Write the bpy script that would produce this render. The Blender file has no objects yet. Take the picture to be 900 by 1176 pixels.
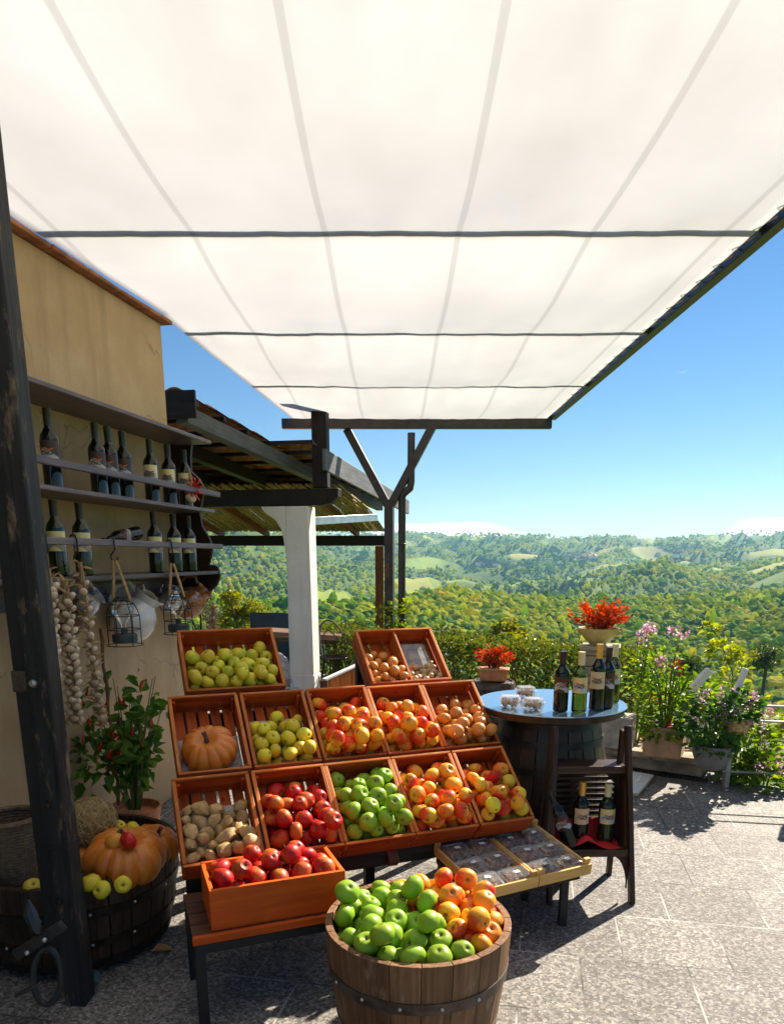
import bpy, math, random
import numpy as np
from math import sin, cos, pi, radians, sqrt, atan2
from mathutils import Vector, Matrix, noise, Quaternion

rnd = random.Random(7)
scene = bpy.context.scene
COL = scene.collection
V = Vector

# ------------------------------------------------------------------ camera geometry (target pixels -> points)
FPX, PITCH, HC = 837.0, radians(13.8), 1.6
CF, CU, CR, CC = V((0, cos(PITCH), -sin(PITCH))), V((0, sin(PITCH), cos(PITCH))), V((1, 0, 0)), V((0, 0, HC))
def ray(u, v): return CF + CR * ((u - 450) / FPX) - CU * ((v - 846) / FPX)
def atd(u, v, d): return CC + ray(u, v) * d
def atz(u, v, z):
    r = ray(u, v); return CC + r * ((z - HC) / r.z)

# building frame: e1 runs along the house wall (away), e2 to the right of it
A11 = radians(11)
E1, E2, EZ = V((sin(A11), cos(A11), 0)), V((cos(A11), -sin(A11), 0)), V((0, 0, 1))
K = V((-1.44, 5.03, 0))
def wp(s, x, z): return K - E1 * s + E2 * x + EZ * z
def wuv(u, v, x):
    """point at distance x off the house wall seen at (u, v)"""
    r = ray(u, v); N = E2; o = K + E2 * x
    return CC + r * ((o - CC).dot(N) / r.dot(N))

# ------------------------------------------------------------------ node helpers
class NT:
    def __init__(s, name):
        s.m = bpy.data.materials.new(name); s.m.use_nodes = True
        s.t = s.m.node_tree; s.t.nodes.clear()
        s.out = s.t.nodes.new('ShaderNodeOutputMaterial')
    def n(s, typ, **kw):
        n = s.t.nodes.new('ShaderNode' + typ)
        for k, v in kw.items():
            if k.startswith('i_'):
                key = k[2:]; key = int(key) if key.isdigit() else key.replace('_', ' ')
                sk = n.inputs[key]
                if hasattr(v, 'links') or isinstance(v, bpy.types.NodeSocket): s.t.links.new(v, sk)
                else:
                    if sk.type == 'RGBA' and not isinstance(v, (int, float)) and len(v) == 3: v = (*v, 1)
                    sk.default_value = v
            else: setattr(n, k, v)
        return n
    def attr(s, name): return s.n('Attribute', attribute_name=name)
    def math(s, op, a, b=0.0, clamp=False):
        return s.n('Math', operation=op, use_clamp=clamp, i_0=a, i_1=b).outputs[0]
    def vmul(s, v, k): return s.n('VectorMath', operation='MULTIPLY', i_0=v, i_1=k).outputs[0]
    def noise(s, vec, scale=5, detail=4, rough=.55, dist=0):
        return s.n('TexNoise', i_Vector=vec, i_Scale=scale, i_Detail=detail, i_Roughness=rough, i_Distortion=dist).outputs[0]
    def ramp(s, fac, stops):
        r = s.n('ValToRGB', i_Fac=fac); cr = r.color_ramp
        while len(cr.elements) > 1: cr.elements.remove(cr.elements[-1])
        cr.elements[0].position = stops[0][0]; cr.elements[0].color = (*stops[0][1], 1)
        for p, c in stops[1:]:
            e = cr.elements.new(p); e.color = (*c, 1)
        return r.outputs[0]
    def mix(s, f, a, b, typ='MIX'):
        n = s.n('MixRGB', blend_type=typ, i_Fac=f, i_Color1=a, i_Color2=b); return n.outputs[0]
    def hsv(s, col, h=.5, sat=1., val=1.): return s.n('HueSaturation', i_Hue=h, i_Saturation=sat, i_Value=val, i_Color=col).outputs[0]
    def bump(s, h, strength=.3, dist=.01): return s.n('Bump', i_Height=h, i_Strength=strength, i_Distance=dist).outputs[0]
    def bsdf(s, col, rough=.5, normal=None, **kw):
        b = s.n('BsdfPrincipled', i_Base_Color=col, i_Roughness=rough, **kw)
        if normal is not None: s.t.links.new(normal, b.inputs['Normal'])
        s.t.links.new(b.outputs[0], s.out.inputs[0]); return b
    def surf(s, sh): s.t.links.new(sh, s.out.inputs[0])
    def obj(s): return s.n('TexCoord').outputs['Object']

M = {}
def wood(name, c1, c2, rough=.45, bump=.25, dark=None, wear=None, coat=0.0, sx=3.0, sy=42.0, knots=False):
    t = NT(name); g = t.attr('gr').outputs['Vector']
    n1 = t.noise(t.vmul(g, (sx, sy, sy)), 1, 5, .6, .6)
    n2 = t.noise(g, 5, 3)
    rn = t.attr('rn').outputs['Fac']
    c = t.ramp(n1, [(.28, c1), (.72, c2)])
    c = t.hsv(c, .5, 1, t.math('ADD', t.math('MULTIPLY', rn, .45), .75))
    c = t.mix(t.math('MULTIPLY', t.ramp(n2, [(.35, (0, 0, 0)), (.75, (1, 1, 1))]), .35), c, tuple(x * .5 for x in c1))
    if knots:
        vo = t.n('TexVoronoi', i_Vector=t.vmul(g, (7, 16, 16)), i_Scale=1.0).outputs['Distance']
        c = t.mix(t.math('MULTIPLY', t.ramp(vo, [(.07, (1, 1, 1)), (.13, (0, 0, 0))]), .75), c, tuple(x * .25 for x in c1))
    if wear:
        n3 = t.noise(t.vmul(g, (4, 14, 14)), 1.3, 6, .7)
        c = t.mix(t.ramp(n3, [(.56, (0, 0, 0)), (.70, (.8, .8, .8))]), c, wear)
    b = t.bsdf(c, rough, t.bump(n1, bump, .004), i_Specular_IOR_Level=.2)
    b.inputs['Coat Weight'].default_value = coat; b.inputs['Coat Roughness'].default_value = .25
    M[name] = t.m
wood('crate_wood', (.24, .030, .005), (.58, .105, .014), .45, .3, sx=2, sy=36, knots=True)
wood('crate_edge', (.46, .10, .016), (.74, .24, .045), .45, .3, wear=(.62, .34, .14))
wood('orange_pine', (.60, .078, .008), (.76, .14, .013), .5, .15, knots=True)
wood('bench_wood', (.06, .028, .016), (.15, .075, .045), .6, .5)
wood('pale_wood', (.50, .27, .075), (.72, .46, .16), .6, .25)
wood('tub_wood', (.13, .060, .026), (.31, .165, .080), .6, .5, sx=2.5, wear=(.34, .22, .14))
wood('tub_inner', (.30, .25, .21), (.50, .44, .38), .7, .4)
wood('dark_tub', (.026, .016, .010), (.075, .046, .028), .5, .5, wear=(.07, .055, .04))
wood('barrel_wood', (.030, .019, .013), (.085, .055, .038), .4, .4, coat=.2)
wood('post_wood', (.012, .011, .012), (.040, .037, .037), .55, .7, wear=(.24, .165, .11))
wood('shelf_wood', (.055, .040, .055), (.17, .125, .14), .45, .35, coat=.2)
wood('shelf_side', (.020, .011, .007), (.06, .030, .020), .4, .25)
wood('stand_wood', (.028, .014, .009), (.085, .042, .026), .4, .25, coat=.15)
wood('beam_wood', (.008, .006, .006), (.028, .020, .017), .5, .3)
wood('grey_beam', (.06, .06, .065), (.14, .14, .15), .55, .3)
wood('red_post', (.12, .035, .012), (.24, .085, .03), .5, .3)
wood('fence_wood', (.42, .11, .025), (.62, .22, .06), .55, .3)
wood('table_wood', (.15, .085, .055), (.27, .17, .11), .6, .3)
wood('cane', (.16, .08, .035), (.30, .17, .08), .55, .3)
wood('rope_mat', (.32, .19, .08), (.55, .36, .18), .8, .5, sx=60, sy=10)

def plain(name, col, rough=.5, metal=0., var=.25, scale=12, bump=.1, coat=0., **kw):
    t = NT(name); o = t.obj(); n = t.noise(o, scale, 5, .6)
    lo, hi = tuple(x * (1 - var) for x in col), tuple(min(1, x * (1 + var)) for x in col)
    b = t.bsdf(t.ramp(n, [(.3, lo), (.7, hi)]), rough, t.bump(n, bump, .005), i_Metallic=metal, **kw)
    b.inputs['Coat Weight'].default_value = coat
    M[name] = t.m
plain('black_metal', (.010, .010, .011), .55, .0, .4, 30)
plain('steel_dark', (.045, .040, .040), .4, .5, .3, 10)
plain('iron_hoop', (.10, .075, .06), .5, .6, .4, 25, .3)
plain('dark_hoop', (.035, .027, .022), .45, .6, .4, 25, .3)
plain('galvanised', (.42, .47, .50), .35, .8, .2, 8)
plain('rivet_metal', (.5, .48, .45), .35, .9, .2, 20)
plain('wire_black', (.01, .01, .011), .45, .2, .2, 20)
plain('lantern_base', (.030, .042, .048), .5, .0, .2, 20)
plain('paper', (.46, .42, .38), .8, 0, .2, 14, .6)
plain('white_paper', (.78, .78, .76), .6, 0, .08, 30)
plain('pouch', (.66, .67, .66), .6, 0, .2, 20)
plain('red_cloth', (.50, .010, .010), .7, 0, .25, 9, .3)
plain('terracotta', (.50, .20, .085), .7, 0, .25, 14, .25)
plain('terracotta_pale', (.46, .27, .15), .75, 0, .3, 9, .35)
plain('grey_pot', (.20, .18, .18), .6, 0, .15, 10, .2)
plain('yellow_bowl', (.52, .40, .14), .45, 0, .25, 9, .2, coat=.2)
plain('soil', (.05, .03, .02), .9, 0, .4, 30, .8)
plain('straw', (.46, .32, .13), .8, 0, .5, 40)
plain('wicker', (.13, .075, .035), .65, 0, .5, 50, .6)
plain('dark_wicker', (.045, .030, .022), .65, 0, .5, 50, .6)
plain('stone_grey', (.33, .30, .26), .85, 0, .35, 14, .6)
plain('ledge_stone', (.36, .27, .19), .85, 0, .45, 7, .6)
plain('white_ceramic', (.62, .58, .55), .18, 0, .1, 5, .02, coat=.6)
plain('cream_ceramic', (.58, .46, .32), .18, 0, .12, 5, .02, coat=.6)
plain('silver_jug', (.50, .50, .54), .15, .7, .2, 6, .02)
plain('grill_metal', (.03, .03, .035), .5, .5, .2, 20)
plain('stem_green', (.10, .17, .035), .6)
plain('stem_brown', (.11, .065, .03), .7)
plain('bark', (.09, .065, .045), .9, 0, .4, 20, .8)
plain('dry_leaf', (.42, .20, .05), .7, 0, .4, 30)
plain('sign_board', (.55, .56, .58), .35, 0, .06, 6, .02)
plain('grey_fabric', (.30, .29, .29), .9, 0, .45, 22, .4)
plain('tarp', (.045, .06, .085), .7, 0, .3, 6, .2)
plain('blue_plastic', (.06, .13, .16), .4, 0, .2)
plain('white_rail', (.72, .70, .68), .5, 0, .12, 8)
plain('rail_grey', (.45, .38, .34), .45, .3, .15, 8)
plain('house_white', (.80, .78, .74), .8, 0, .1, 3)
plain('roof_red', (.36, .13, .07), .8, 0, .3, 3)
plain('fig', (.22, .115, .06), .55, 0, .6, 60, .8)
plain('nut', (.34, .20, .09), .6, 0, .45, 70, .7)
plain('gold_cap', (.62, .38, .07), .35, .5, .15)
plain('cream_cap', (.62, .55, .30), .45, 0, .1)
plain('black_cap', (.012, .011, .012), .35, 0, .2)
plain('chain_brown', (.10, .045, .02), .5)

# plaster
def plaster(name, c1, c2, bump=.35, sc=60, crack=.0):
    t = NT(name); o = t.obj(); n = t.noise(o, sc, 6, .7); n2 = t.noise(o, 2.2, 5, .6)
    c = t.ramp(n2, [(.3, c1), (.72, c2)])
    c = t.mix(t.math('MULTIPLY', n, .25), c, tuple(x * .55 for x in c1))
    st = t.noise(t.vmul(o, (5, 5, .5)), 1.3, 6, .65); c = t.mix(t.math('MULTIPLY', t.ramp(st, [(.50, (0, 0, 0)), (.72, (1, 1, 1))]), .35), c, tuple(x * .45 for x in c1))
    wv = t.n('VectorMath', operation='ADD', i_0=o, i_1=t.vmul(t.n('TexNoise', i_Vector=o, i_Scale=3.0, i_Detail=5.0).outputs[1], (.5, .5, .5))).outputs[0]
    ck = t.n('TexVoronoi', i_Vector=wv, i_Scale=.9, feature='DISTANCE_TO_EDGE').outputs['Distance']; ckm = t.ramp(ck, [(.002, (1, 1, 1)), (.006, (0, 0, 0))])
    c = t.mix(t.math('MULTIPLY', ckm, t.math('MULTIPLY', t.ramp(n2, [(.48, (0, 0, 0)), (.56, (1, 1, 1))]), crack)), c, tuple(x * .3 for x in c1))
    t.bsdf(c, .9, t.bump(n, bump, .006)); M[name] = t.m
plaster('wall_plaster', (.42, .275, .14), (.60, .43, .25), crack=.45)
plaster('column_plaster', (.60, .55, .50), (.76, .72, .67), .8, 45)
plaster('pillar_stone', (.26, .21, .14), (.44, .38, .28), .8, 18)

# stone pillar with courses
def terrace():
    t = NT('terrace_paving'); o = t.obj()
    br = t.n('TexBrick', i_Vector=o, i_Scale=1.0, i_Mortar_Size=.0042, i_Mortar_Smooth=.15, i_Brick_Width=.42, i_Row_Height=.40,
             i_Color1=(.0, .0, .0), i_Color2=(1, 1, 1), i_Mortar=(.5, .5, .5), i_Bias=0.0)
    br.offset = .42; br.offset_frequency = 2
    wn = t.noise(o, 40, 2); 
    dv = t.n('VectorMath', operation='ADD', i_0=o, i_1=t.vmul(t.n('TexNoise', i_Vector=o, i_Scale=90.0, i_Detail=2.0).outputs[1], (.01, .01, .01))).outputs[0]
    vo = t.n('TexVoronoi', i_Vector=dv, i_Scale=105.0)
    sep = t.n('SeparateColor', i_Color=vo.outputs['Color']).outputs[0]
    fine = t.noise(o, 260, 3, .7)
    big = t.noise(o, 3.5, 5, .6)
    c = t.ramp(sep, [(.0, (.030, .027, .025)), (.28, (.10, .090, .080)), (.5, (.21, .19, .17)), (.78, (.34, .32, .30)), (1, (.55, .53, .50))])
    c = t.mix(.28, c, t.ramp(fine, [(.3, (.06, .055, .05)), (.7, (.48, .45, .42))]))
    c = t.mix(1.0, t.hsv(c, .5, 1, t.math('ADD', t.math('MULTIPLY', big, .6), .40)), (1.0, .97, .94), 'MULTIPLY')
    c = t.mix(.27, c, br.outputs[0], 'SOFT_LIGHT')
    mort = t.ramp(t.math('ADD', br.outputs['Fac'], 0), [(.4, (0, 0, 0)), (.9, (1, 1, 1))])
    c = t.mix(t.math('MULTIPLY', mort, .8), c, t.ramp(t.noise(o, 1.7, 3), [(.44, (.03, .028, .025)), (.54, (.44, .42, .40))]))
    h = t.math('SUBTRACT', t.math('ADD', t.math('MULTIPLY', sep, .6), fine), t.math('MULTIPLY', mort, 2.0))
    t.bsdf(c, .7, t.bump(h, .55, .004)); M['terrace_paving'] = t.m
terrace()

# tile underside / clay roof
plain('clay_tile', (.34, .13, .06), .8, 0, .5, 9, .4)
plain('bamboo_mat', (.30, .20, .09), .8, 0, .6, 18, .6)

# foliage
def leafmat(name, cols, trans=.35, rough=.45, sat=1.0):
    t = NT(name); r = t.n('NewGeometry').outputs['Random Per Island']
    k = len(cols) - 1
    c = t.ramp(r, [(i / max(k, 1), c) for i, c in enumerate(cols)])
    b = t.n('BsdfPrincipled', i_Base_Color=c, i_Roughness=rough, i_Specular_IOR_Level=.3)
    tr = t.n('BsdfTranslucent', i_Color=t.hsv(c, .49, 1.1, 1.5))
    mx = t.n('MixShader', i_0=trans, i_1=b.outputs[0], i_2=tr.outputs[0])
    t.surf(mx.outputs[0]); M[name] = t.m
leafmat('hedge_leaf', [(.035, .065, .012), (.07, .12, .018), (.13, .17, .02), (.22, .17, .025)], .3)
leafmat('chili_leaf', [(.035, .095, .014), (.07, .17, .022), (.15, .25, .035)], .3)
leafmat('planter_leaf', [(.06, .14, .015), (.14, .25, .025), (.27, .35, .035)], .45)
leafmat('geranium_leaf', [(.03, .10, .025), (.06, .15, .03), (.10, .20, .04)], .3)
leafmat('vine_leaf', [(.13, .22, .02), (.24, .30, .03), (.33, .34, .04)], .45)
leafmat('red_leaf', [(.32, .035, .012), (.52, .075, .018), (.60, .15, .03), (.38, .02, .015)], .35)
leafmat('pink_flower', [(.50, .16, .34), (.60, .34, .50), (.74, .60, .68), (.45, .08, .14)], .3)
leafmat('red_flower', [(.55, .02, .01), (.65, .05, .01)], .3)
leafmat('yellow_tree', [(.12, .15, .014), (.22, .23, .02), (.32, .28, .03)], .4)
leafmat('green_tree', [(.03, .06, .012), (.06, .10, .02), (.10, .14, .02)], .3)
leafmat('dry_husk', [(.40, .28, .16), (.52, .38, .22), (.30, .19, .10)], .3, .7)

def forestmat():
    t = NT('forest_crown'); r = t.n('NewGeometry').outputs['Random Per Island']; o = t.obj()
    big = t.noise(o, .0022, 4, .6); md = t.noise(o, .012, 3, .6)
    f = t.math('ADD', t.math('MULTIPLY', r, .50), t.math('ADD', t.math('MULTIPLY', t.math('SUBTRACT', big, .25), 1.0), t.math('MULTIPLY', t.math('SUBTRACT', md, .5), .45)))
    c = t.ramp(f, [(.12, (.04, .14, .025)), (.30, (.15, .31, .020)), (.46, (.38, .50, .024)), (.66, (.60, .62, .03)), (1, (.64, .50, .04))])
    n = t.noise(o, .35, 4, .7)
    c = t.mix(.22, c, t.ramp(n, [(.35, (.35, .35, .35)), (.6, (1, 1, 1))]), 'MULTIPLY')
    b = t.n('BsdfPrincipled', i_Base_Color=c, i_Roughness=.7, i_Specular_IOR_Level=.1, i_Normal=t.bump(n, .5, 3.0))
    tr = t.n('BsdfTranslucent', i_Color=t.hsv(c, .5, 1.1, 1.15))
    mx = t.n('MixShader', i_0=.68, i_1=b.outputs[0], i_2=tr.outputs[0]); t.surf(mx.outputs[0]); M['forest_crown'] = t.m
forestmat()
def terrmat():
    t = NT('valley_ground'); o = t.obj()
    n = t.noise(o, .004, 5, .6); n2 = t.noise(o, .03, 5, .65); n3 = t.noise(o, .4, 4, .7)
    vo = t.n('TexVoronoi', i_Vector=t.vmul(o, (1, .45, 1)), i_Scale=.006)
    fc = t.n('SeparateColor', i_Color=vo.outputs['Color']).outputs[0]
    c = t.ramp(n2, [(.3, (.06, .11, .02)), (.55, (.12, .18, .025)), (.75, (.26, .29, .04))])
    c = t.mix(t.ramp(t.math('ADD', t.attr('mead').outputs['Fac'], .5), [(.18, (.85, .85, .85)), (.27, (.0, .0, .0))]), t.hsv(c, .5, 1.0, .8), t.ramp(fc, [(0, (.16, .24, .03)), (.5, (.30, .36, .05)), (.8, (.42, .40, .09)), (1, (.34, .26, .09))]))
    c = t.mix(t.math('MULTIPLY', n3, .3), c, (.06, .10, .02))
    t.bsdf(c, .9, t.bump(n2, .5, 3.0), i_Specular_IOR_Level=.1); M['valley_ground'] = t.m
terrmat()

# fruit skins: colour belongs to the fruit (blush, streaks, lenticels)
def applemat(name, base, base2, blush, amount, spots=.25, rough=.42):
    t = NT(name); o = t.obj(); rn = t.n('ObjectInfo').outputs['Random']
    sh = t.n('VectorMath', operation='ADD', i_0=o, i_1=t.n('CombineXYZ', i_X=t.math('MULTIPLY', rn, 17), i_Y=t.math('MULTIPLY', rn, 5), i_Z=0.0).outputs[0]).outputs[0]
    n1 = t.noise(sh, 14, 4, .55); n2 = t.noise(t.vmul(sh, (90, 90, 14)), 1, 3, .6)
    b = t.mix(n1, base, base2)
    b = t.hsv(b, t.math('ADD', t.math('MULTIPLY', rn, .03), .485), 1, t.math('ADD', t.math('MULTIPLY', rn, .3), .85))
    sep = t.n('SeparateXYZ', i_Vector=o)
    f = t.math('ADD', t.math('MULTIPLY', sep.outputs[0], 14), t.math('ADD', t.math('MULTIPLY', t.math('SUBTRACT', n2, .5), 1.2), t.math('MULTIPLY', t.math('SUBTRACT', n1, .5), 1.6)))
    f = t.math('ADD', f, t.math('SUBTRACT', t.math('ADD', amount, t.math('MULTIPLY', rn, .5)), .25))
    bl = t.ramp(f, [(.15, (0, 0, 0)), (.75, (1, 1, 1))])
    c = t.mix(bl, b, blush)
    vo = t.n('TexVoronoi', i_Vector=sh, i_Scale=160.0).outputs['Distance']
    c = t.mix(t.math('MULTIPLY', t.ramp(vo, [(.10, (1, 1, 1)), (.2, (0, 0, 0))]), spots), c, (.75, .62, .35))
    br_ = t.noise(sh, 26, 4, .7); c = t.mix(t.math('MULTIPLY', t.ramp(br_, [(.68, (0, 0, 0)), (.76, (1, 1, 1))]), .35), c, (.20, .11, .03))
    rad = t.n('VectorMath', operation='LENGTH', i_0=t.vmul(o, (1, 1, 0))).outputs['Value']
    c = t.mix(t.ramp(rad, [(.004, (.75, .75, .75)), (.011, (0, 0, 0))]), c, (.14, .09, .03))
    bb = t.bsdf(c, rough, t.bump(n1, .06, .004), i_Specular_IOR_Level=.32); bb.inputs['Subsurface Weight'].default_value = 0.0
    bb.inputs['Coat Weight'].default_value = .0; bb.inputs['Coat Roughness'].default_value = .25
    M[name] = t.m
applemat('green_apple', (.28, .44, .022), (.18, .34, .014), (.42, .42, .03), -.5, .3)
applemat('red_apple', (.62, .22, .02), (.52, .07, .008), (.42, .006, .004), .85, .22)
applemat('orange_apple', (.84, .40, .022), (.82, .26, .012), (.68, .045, .006), .25, .2)
applemat('yellow_apple', (.72, .55, .03), (.64, .48, .025), (.56, .50, .03), -.2, .4)
applemat('mixed_apple', (.80, .46, .03), (.72, .40, .02), (.64, .03, .006), .35, .2)
applemat('quince_skin', (.70, .55, .035), (.58, .50, .03), (.42, .44, .03), .1, .35, .4)
applemat('tomato_skin', (.62, .03, .01), (.60, .05, .01), (.60, .03, .01), 0, .0, .15)
applemat('orange_skin', (.78, .33, .03), (.74, .27, .03), (.70, .30, .03), 0, .3, .4)
def onionmat(name, c1, c2, c3):
    t = NT(name); o = t.obj(); rn = t.n('ObjectInfo').outputs['Random']
    sep = t.n('SeparateXYZ', i_Vector=o)
    an = t.n('Math', operation='ARCTAN2', i_0=sep.outputs[0], i_1=sep.outputs[1]).outputs[0]
    vec = t.n('CombineXYZ', i_X=t.math('MULTIPLY', an, 9), i_Y=t.math('MULTIPLY', sep.outputs[2], 18), i_Z=t.math('MULTIPLY', rn, 20)).outputs[0]
    n = t.noise(vec, 1, 3, .6)
    c = t.ramp(n, [(.3, c1), (.55, c2), (.8, c3)])
    c = t.hsv(c, .5, 1, t.math('ADD', t.math('MULTIPLY', rn, .4), .8))
    t.bsdf(c, .38, t.bump(n, .25, .003)); M[name] = t.m
onionmat('onion_skin', (.46, .13, .018), (.64, .25, .04), (.74, .40, .10))
onionmat('garlic_skin', (.42, .29, .18), (.60, .47, .34), (.70, .60, .48))
onionmat('shallot_skin', (.38, .22, .10), (.50, .33, .16), (.62, .46, .28))
onionmat('pumpkin_skin', (.66, .16, .015), (.74, .21, .022), (.78, .28, .045))
onionmat('dark_pumpkin_skin', (.58, .15, .016), (.70, .21, .022), (.74, .27, .035))
def potatomat():
    t = NT('potato_skin'); o = t.obj(); rn = t.n('ObjectInfo').outputs['Random']
    n = t.noise(o, 30, 5, .65); v = t.n('TexVoronoi', i_Vector=o, i_Scale=60.0).outputs['Distance']
    c = t.ramp(n, [(.3, (.36, .20, .058)), (.7, (.62, .39, .13))])
    c = t.mix(t.math('MULTIPLY', t.ramp(v, [(.08, (1, 1, 1)), (.16, (0, 0, 0))]), .5), c, (.20, .11, .04))
    c = t.hsv(c, .5, .95, t.math('ADD', t.math('MULTIPLY', rn, .4), .8))
    t.bsdf(c, .6, t.bump(n, .2, .004)); M['potato_skin'] = t.m
potatomat()
plain('pepper_skin', (.52, .018, .010), .22, 0, .2, 20, coat=.4)

# glass and plastics
def glassm(name, col, rough=.03):
    t = NT(name); t.bsdf(col, rough, None, i_Transmission_Weight=1.0, i_IOR=1.48); M[name] = t.m
glassm('wine_green', (.13, .16, .012)); 
def darkglass(name, col):
    t = NT(name); b = t.bsdf(col, .07, None, i_Specular_IOR_Level=.5); M[name] = t.m
darkglass('dark_glass', (.006, .008, .005)); darkglass('green_glass', (.012, .020, .007)); darkglass('brown_glass', (.02, .010, .005))
def clearp(name, tint=(.97, .975, .98), gl=.45, haze=.08):
    t = NT(name)
    fr = t.n('LayerWeight', i_Blend=.35).outputs['Fresnel']
    tr = t.n('BsdfTransparent', i_Color=tint); g = t.n('BsdfGlossy', i_Color=(1, 1, 1), i_Roughness=.08)
    mx = t.n('MixShader', i_0=t.math('ADD', t.math('MULTIPLY', fr, gl), .05, True), i_1=tr.outputs[0], i_2=g.outputs[0]); df = t.n('BsdfDiffuse', i_Color=(.9, .9, .9)); m2 = t.n('MixShader', i_0=haze, i_1=mx.outputs[0], i_2=df.outputs[0]); t.surf(m2.outputs[0]); M[name] = t.m
clearp('clear_plastic'); clearp('bulb_glass', (.97, .96, .93), .6, .0); clearp('frosted_plastic', (.96, .96, .97), .4, .22)
def tabletop():
    t = NT('table_glass'); o = t.obj(); n = t.noise(o, 9, 4, .6)
    b = t.bsdf((.14, .23, .33), .07, None, i_Metallic=.0, i_Specular_IOR_Level=1.0); b.inputs['Coat Weight'].default_value = 1; b.inputs['Coat IOR'].default_value = 2.2
    b.inputs['Coat Roughness'].default_value = .05; M['table_glass'] = t.m
tabletop()
def canvasm():
    t = NT('awning_canvas'); o = t.obj(); n = t.noise(o, 1.2, 4, .5); w = t.noise(o, 400, 2)
    c = t.ramp(n, [(.3, (.80, .80, .80)), (.7, (.86, .86, .86))])
    sx_ = t.n('SeparateXYZ', i_Vector=o).outputs[0]; sm_ = t.math('ABSOLUTE', t.math('SUBTRACT', t.math('FRACT', t.math('DIVIDE', sx_, .62)), .5))
    c = t.mix(t.math('MULTIPLY', t.math('LESS_THAN', sm_, .022), .22), c, (.45, .45, .45))
    st_ = t.noise(t.vmul(o, (.8, .35, 1)), 1.6, 6, .65); c = t.mix(t.math('MULTIPLY', t.ramp(st_, [(.5, (0, 0, 0)), (.75, (1, 1, 1))]), .10), c, (.55, .51, .44))
    d = t.n('BsdfDiffuse', i_Color=c, i_Normal=t.bump(w, .1, .002)); tr = t.n('BsdfTranslucent', i_Color=c)
    mx = t.n('MixShader', i_0=.72, i_1=d.outputs[0], i_2=tr.outputs[0]); t.surf(mx.outputs[0]); M['awning_canvas'] = t.m
canvasm()
# bottle labels (gr = u, v over the label): cream field, grey sweep, dark emblem with a scribbled line
def labelm(name, top, sweep, emblem, flat=False):
    t = NT(name); g = t.attr('gr').outputs['Vector']; s = t.n('SeparateXYZ', i_Vector=g); u, v = s.outputs[0], s.outputs[1]
    wv = t.math('ADD', .44, t.math('MULTIPLY', t.math('SINE', t.math('MULTIPLY', u, 4.6)), .22))
    m1 = t.math('LESS_THAN', v, wv) if not flat else t.math('LESS_THAN', v, -1)
    m2 = t.math('LESS_THAN', v, t.math('SUBTRACT', wv, .42)) if not flat else t.math('LESS_THAN', v, -1)
    c = t.mix(m1, top, sweep); c = t.mix(m2, c, top)
    du = t.math('MULTIPLY', t.math('SUBTRACT', u, .5), 2.6); dv = t.math('MULTIPLY', t.math('SUBTRACT', v, .42), 7.0)
    rr = t.math('ADD', t.math('MULTIPLY', du, du), t.math('MULTIPLY', dv, dv))
    scr = t.noise(t.vmul(g, (22, 9, 1)), 1, 2, .5)
    ring = t.math('MULTIPLY', t.math('LESS_THAN', rr, .85), t.math('GREATER_THAN', scr, .46))
    c = t.mix(ring, c, (.05, .045, .05))
    dv2 = t.math('MULTIPLY', t.math('SUBTRACT', v, t.math('ADD', .60, t.math('MULTIPLY', t.math('SINE', t.math('MULTIPLY', u, 9)), .05))), 16)
    red = t.math('MULTIPLY', t.math('LESS_THAN', t.math('ADD', t.math('MULTIPLY', du, du), t.math('MULTIPLY', dv2, dv2)), .6), 1.0)
    c = t.mix(red, c, emblem)
    t.bsdf(c, .55); M[name] = t.m
labelm('label_cream', (.72, .62, .30), (.30, .29, .31), (.10, .08, .07))
labelm('label_grey', (.05, .022, .016), (.42, .39, .39), (.45, .10, .03))
labelm('label_white', (.62, .52, .20), (.46, .45, .46), (.35, .08, .04))
labelm('label_tan', (.62, .43, .24), (.62, .43, .24), (.20, .09, .05), True)
def jugpaint():
    t = NT('painted_jug'); o = t.obj(); n = t.noise(o, 22, 3, .6); sep = t.n('SeparateXYZ', i_Vector=o)
    c = t.ramp(n, [(.38, (.26, .085, .03)), (.47, (.36, .14, .05)), (.55, (.34, .12, .04)), (.60, (.05, .035, .03)), (.68, (.55, .45, .32))])
    b = t.bsdf(c, .15); b.inputs['Coat Weight'].default_value = .7; M['painted_jug'] = t.m
    t = NT('blue_jug'); o = t.obj(); n = t.noise(o, 26, 3, .6)
    c = t.ramp(n, [(.42, (.55, .54, .55)), (.55, (.50, .50, .52)), (.60, (.08, .17, .28)), (.7, (.5, .5, .5))])
    b = t.bsdf(c, .12); b.inputs['Coat Weight'].default_value = .7; M['blue_jug'] = t.m
jugpaint()

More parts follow.
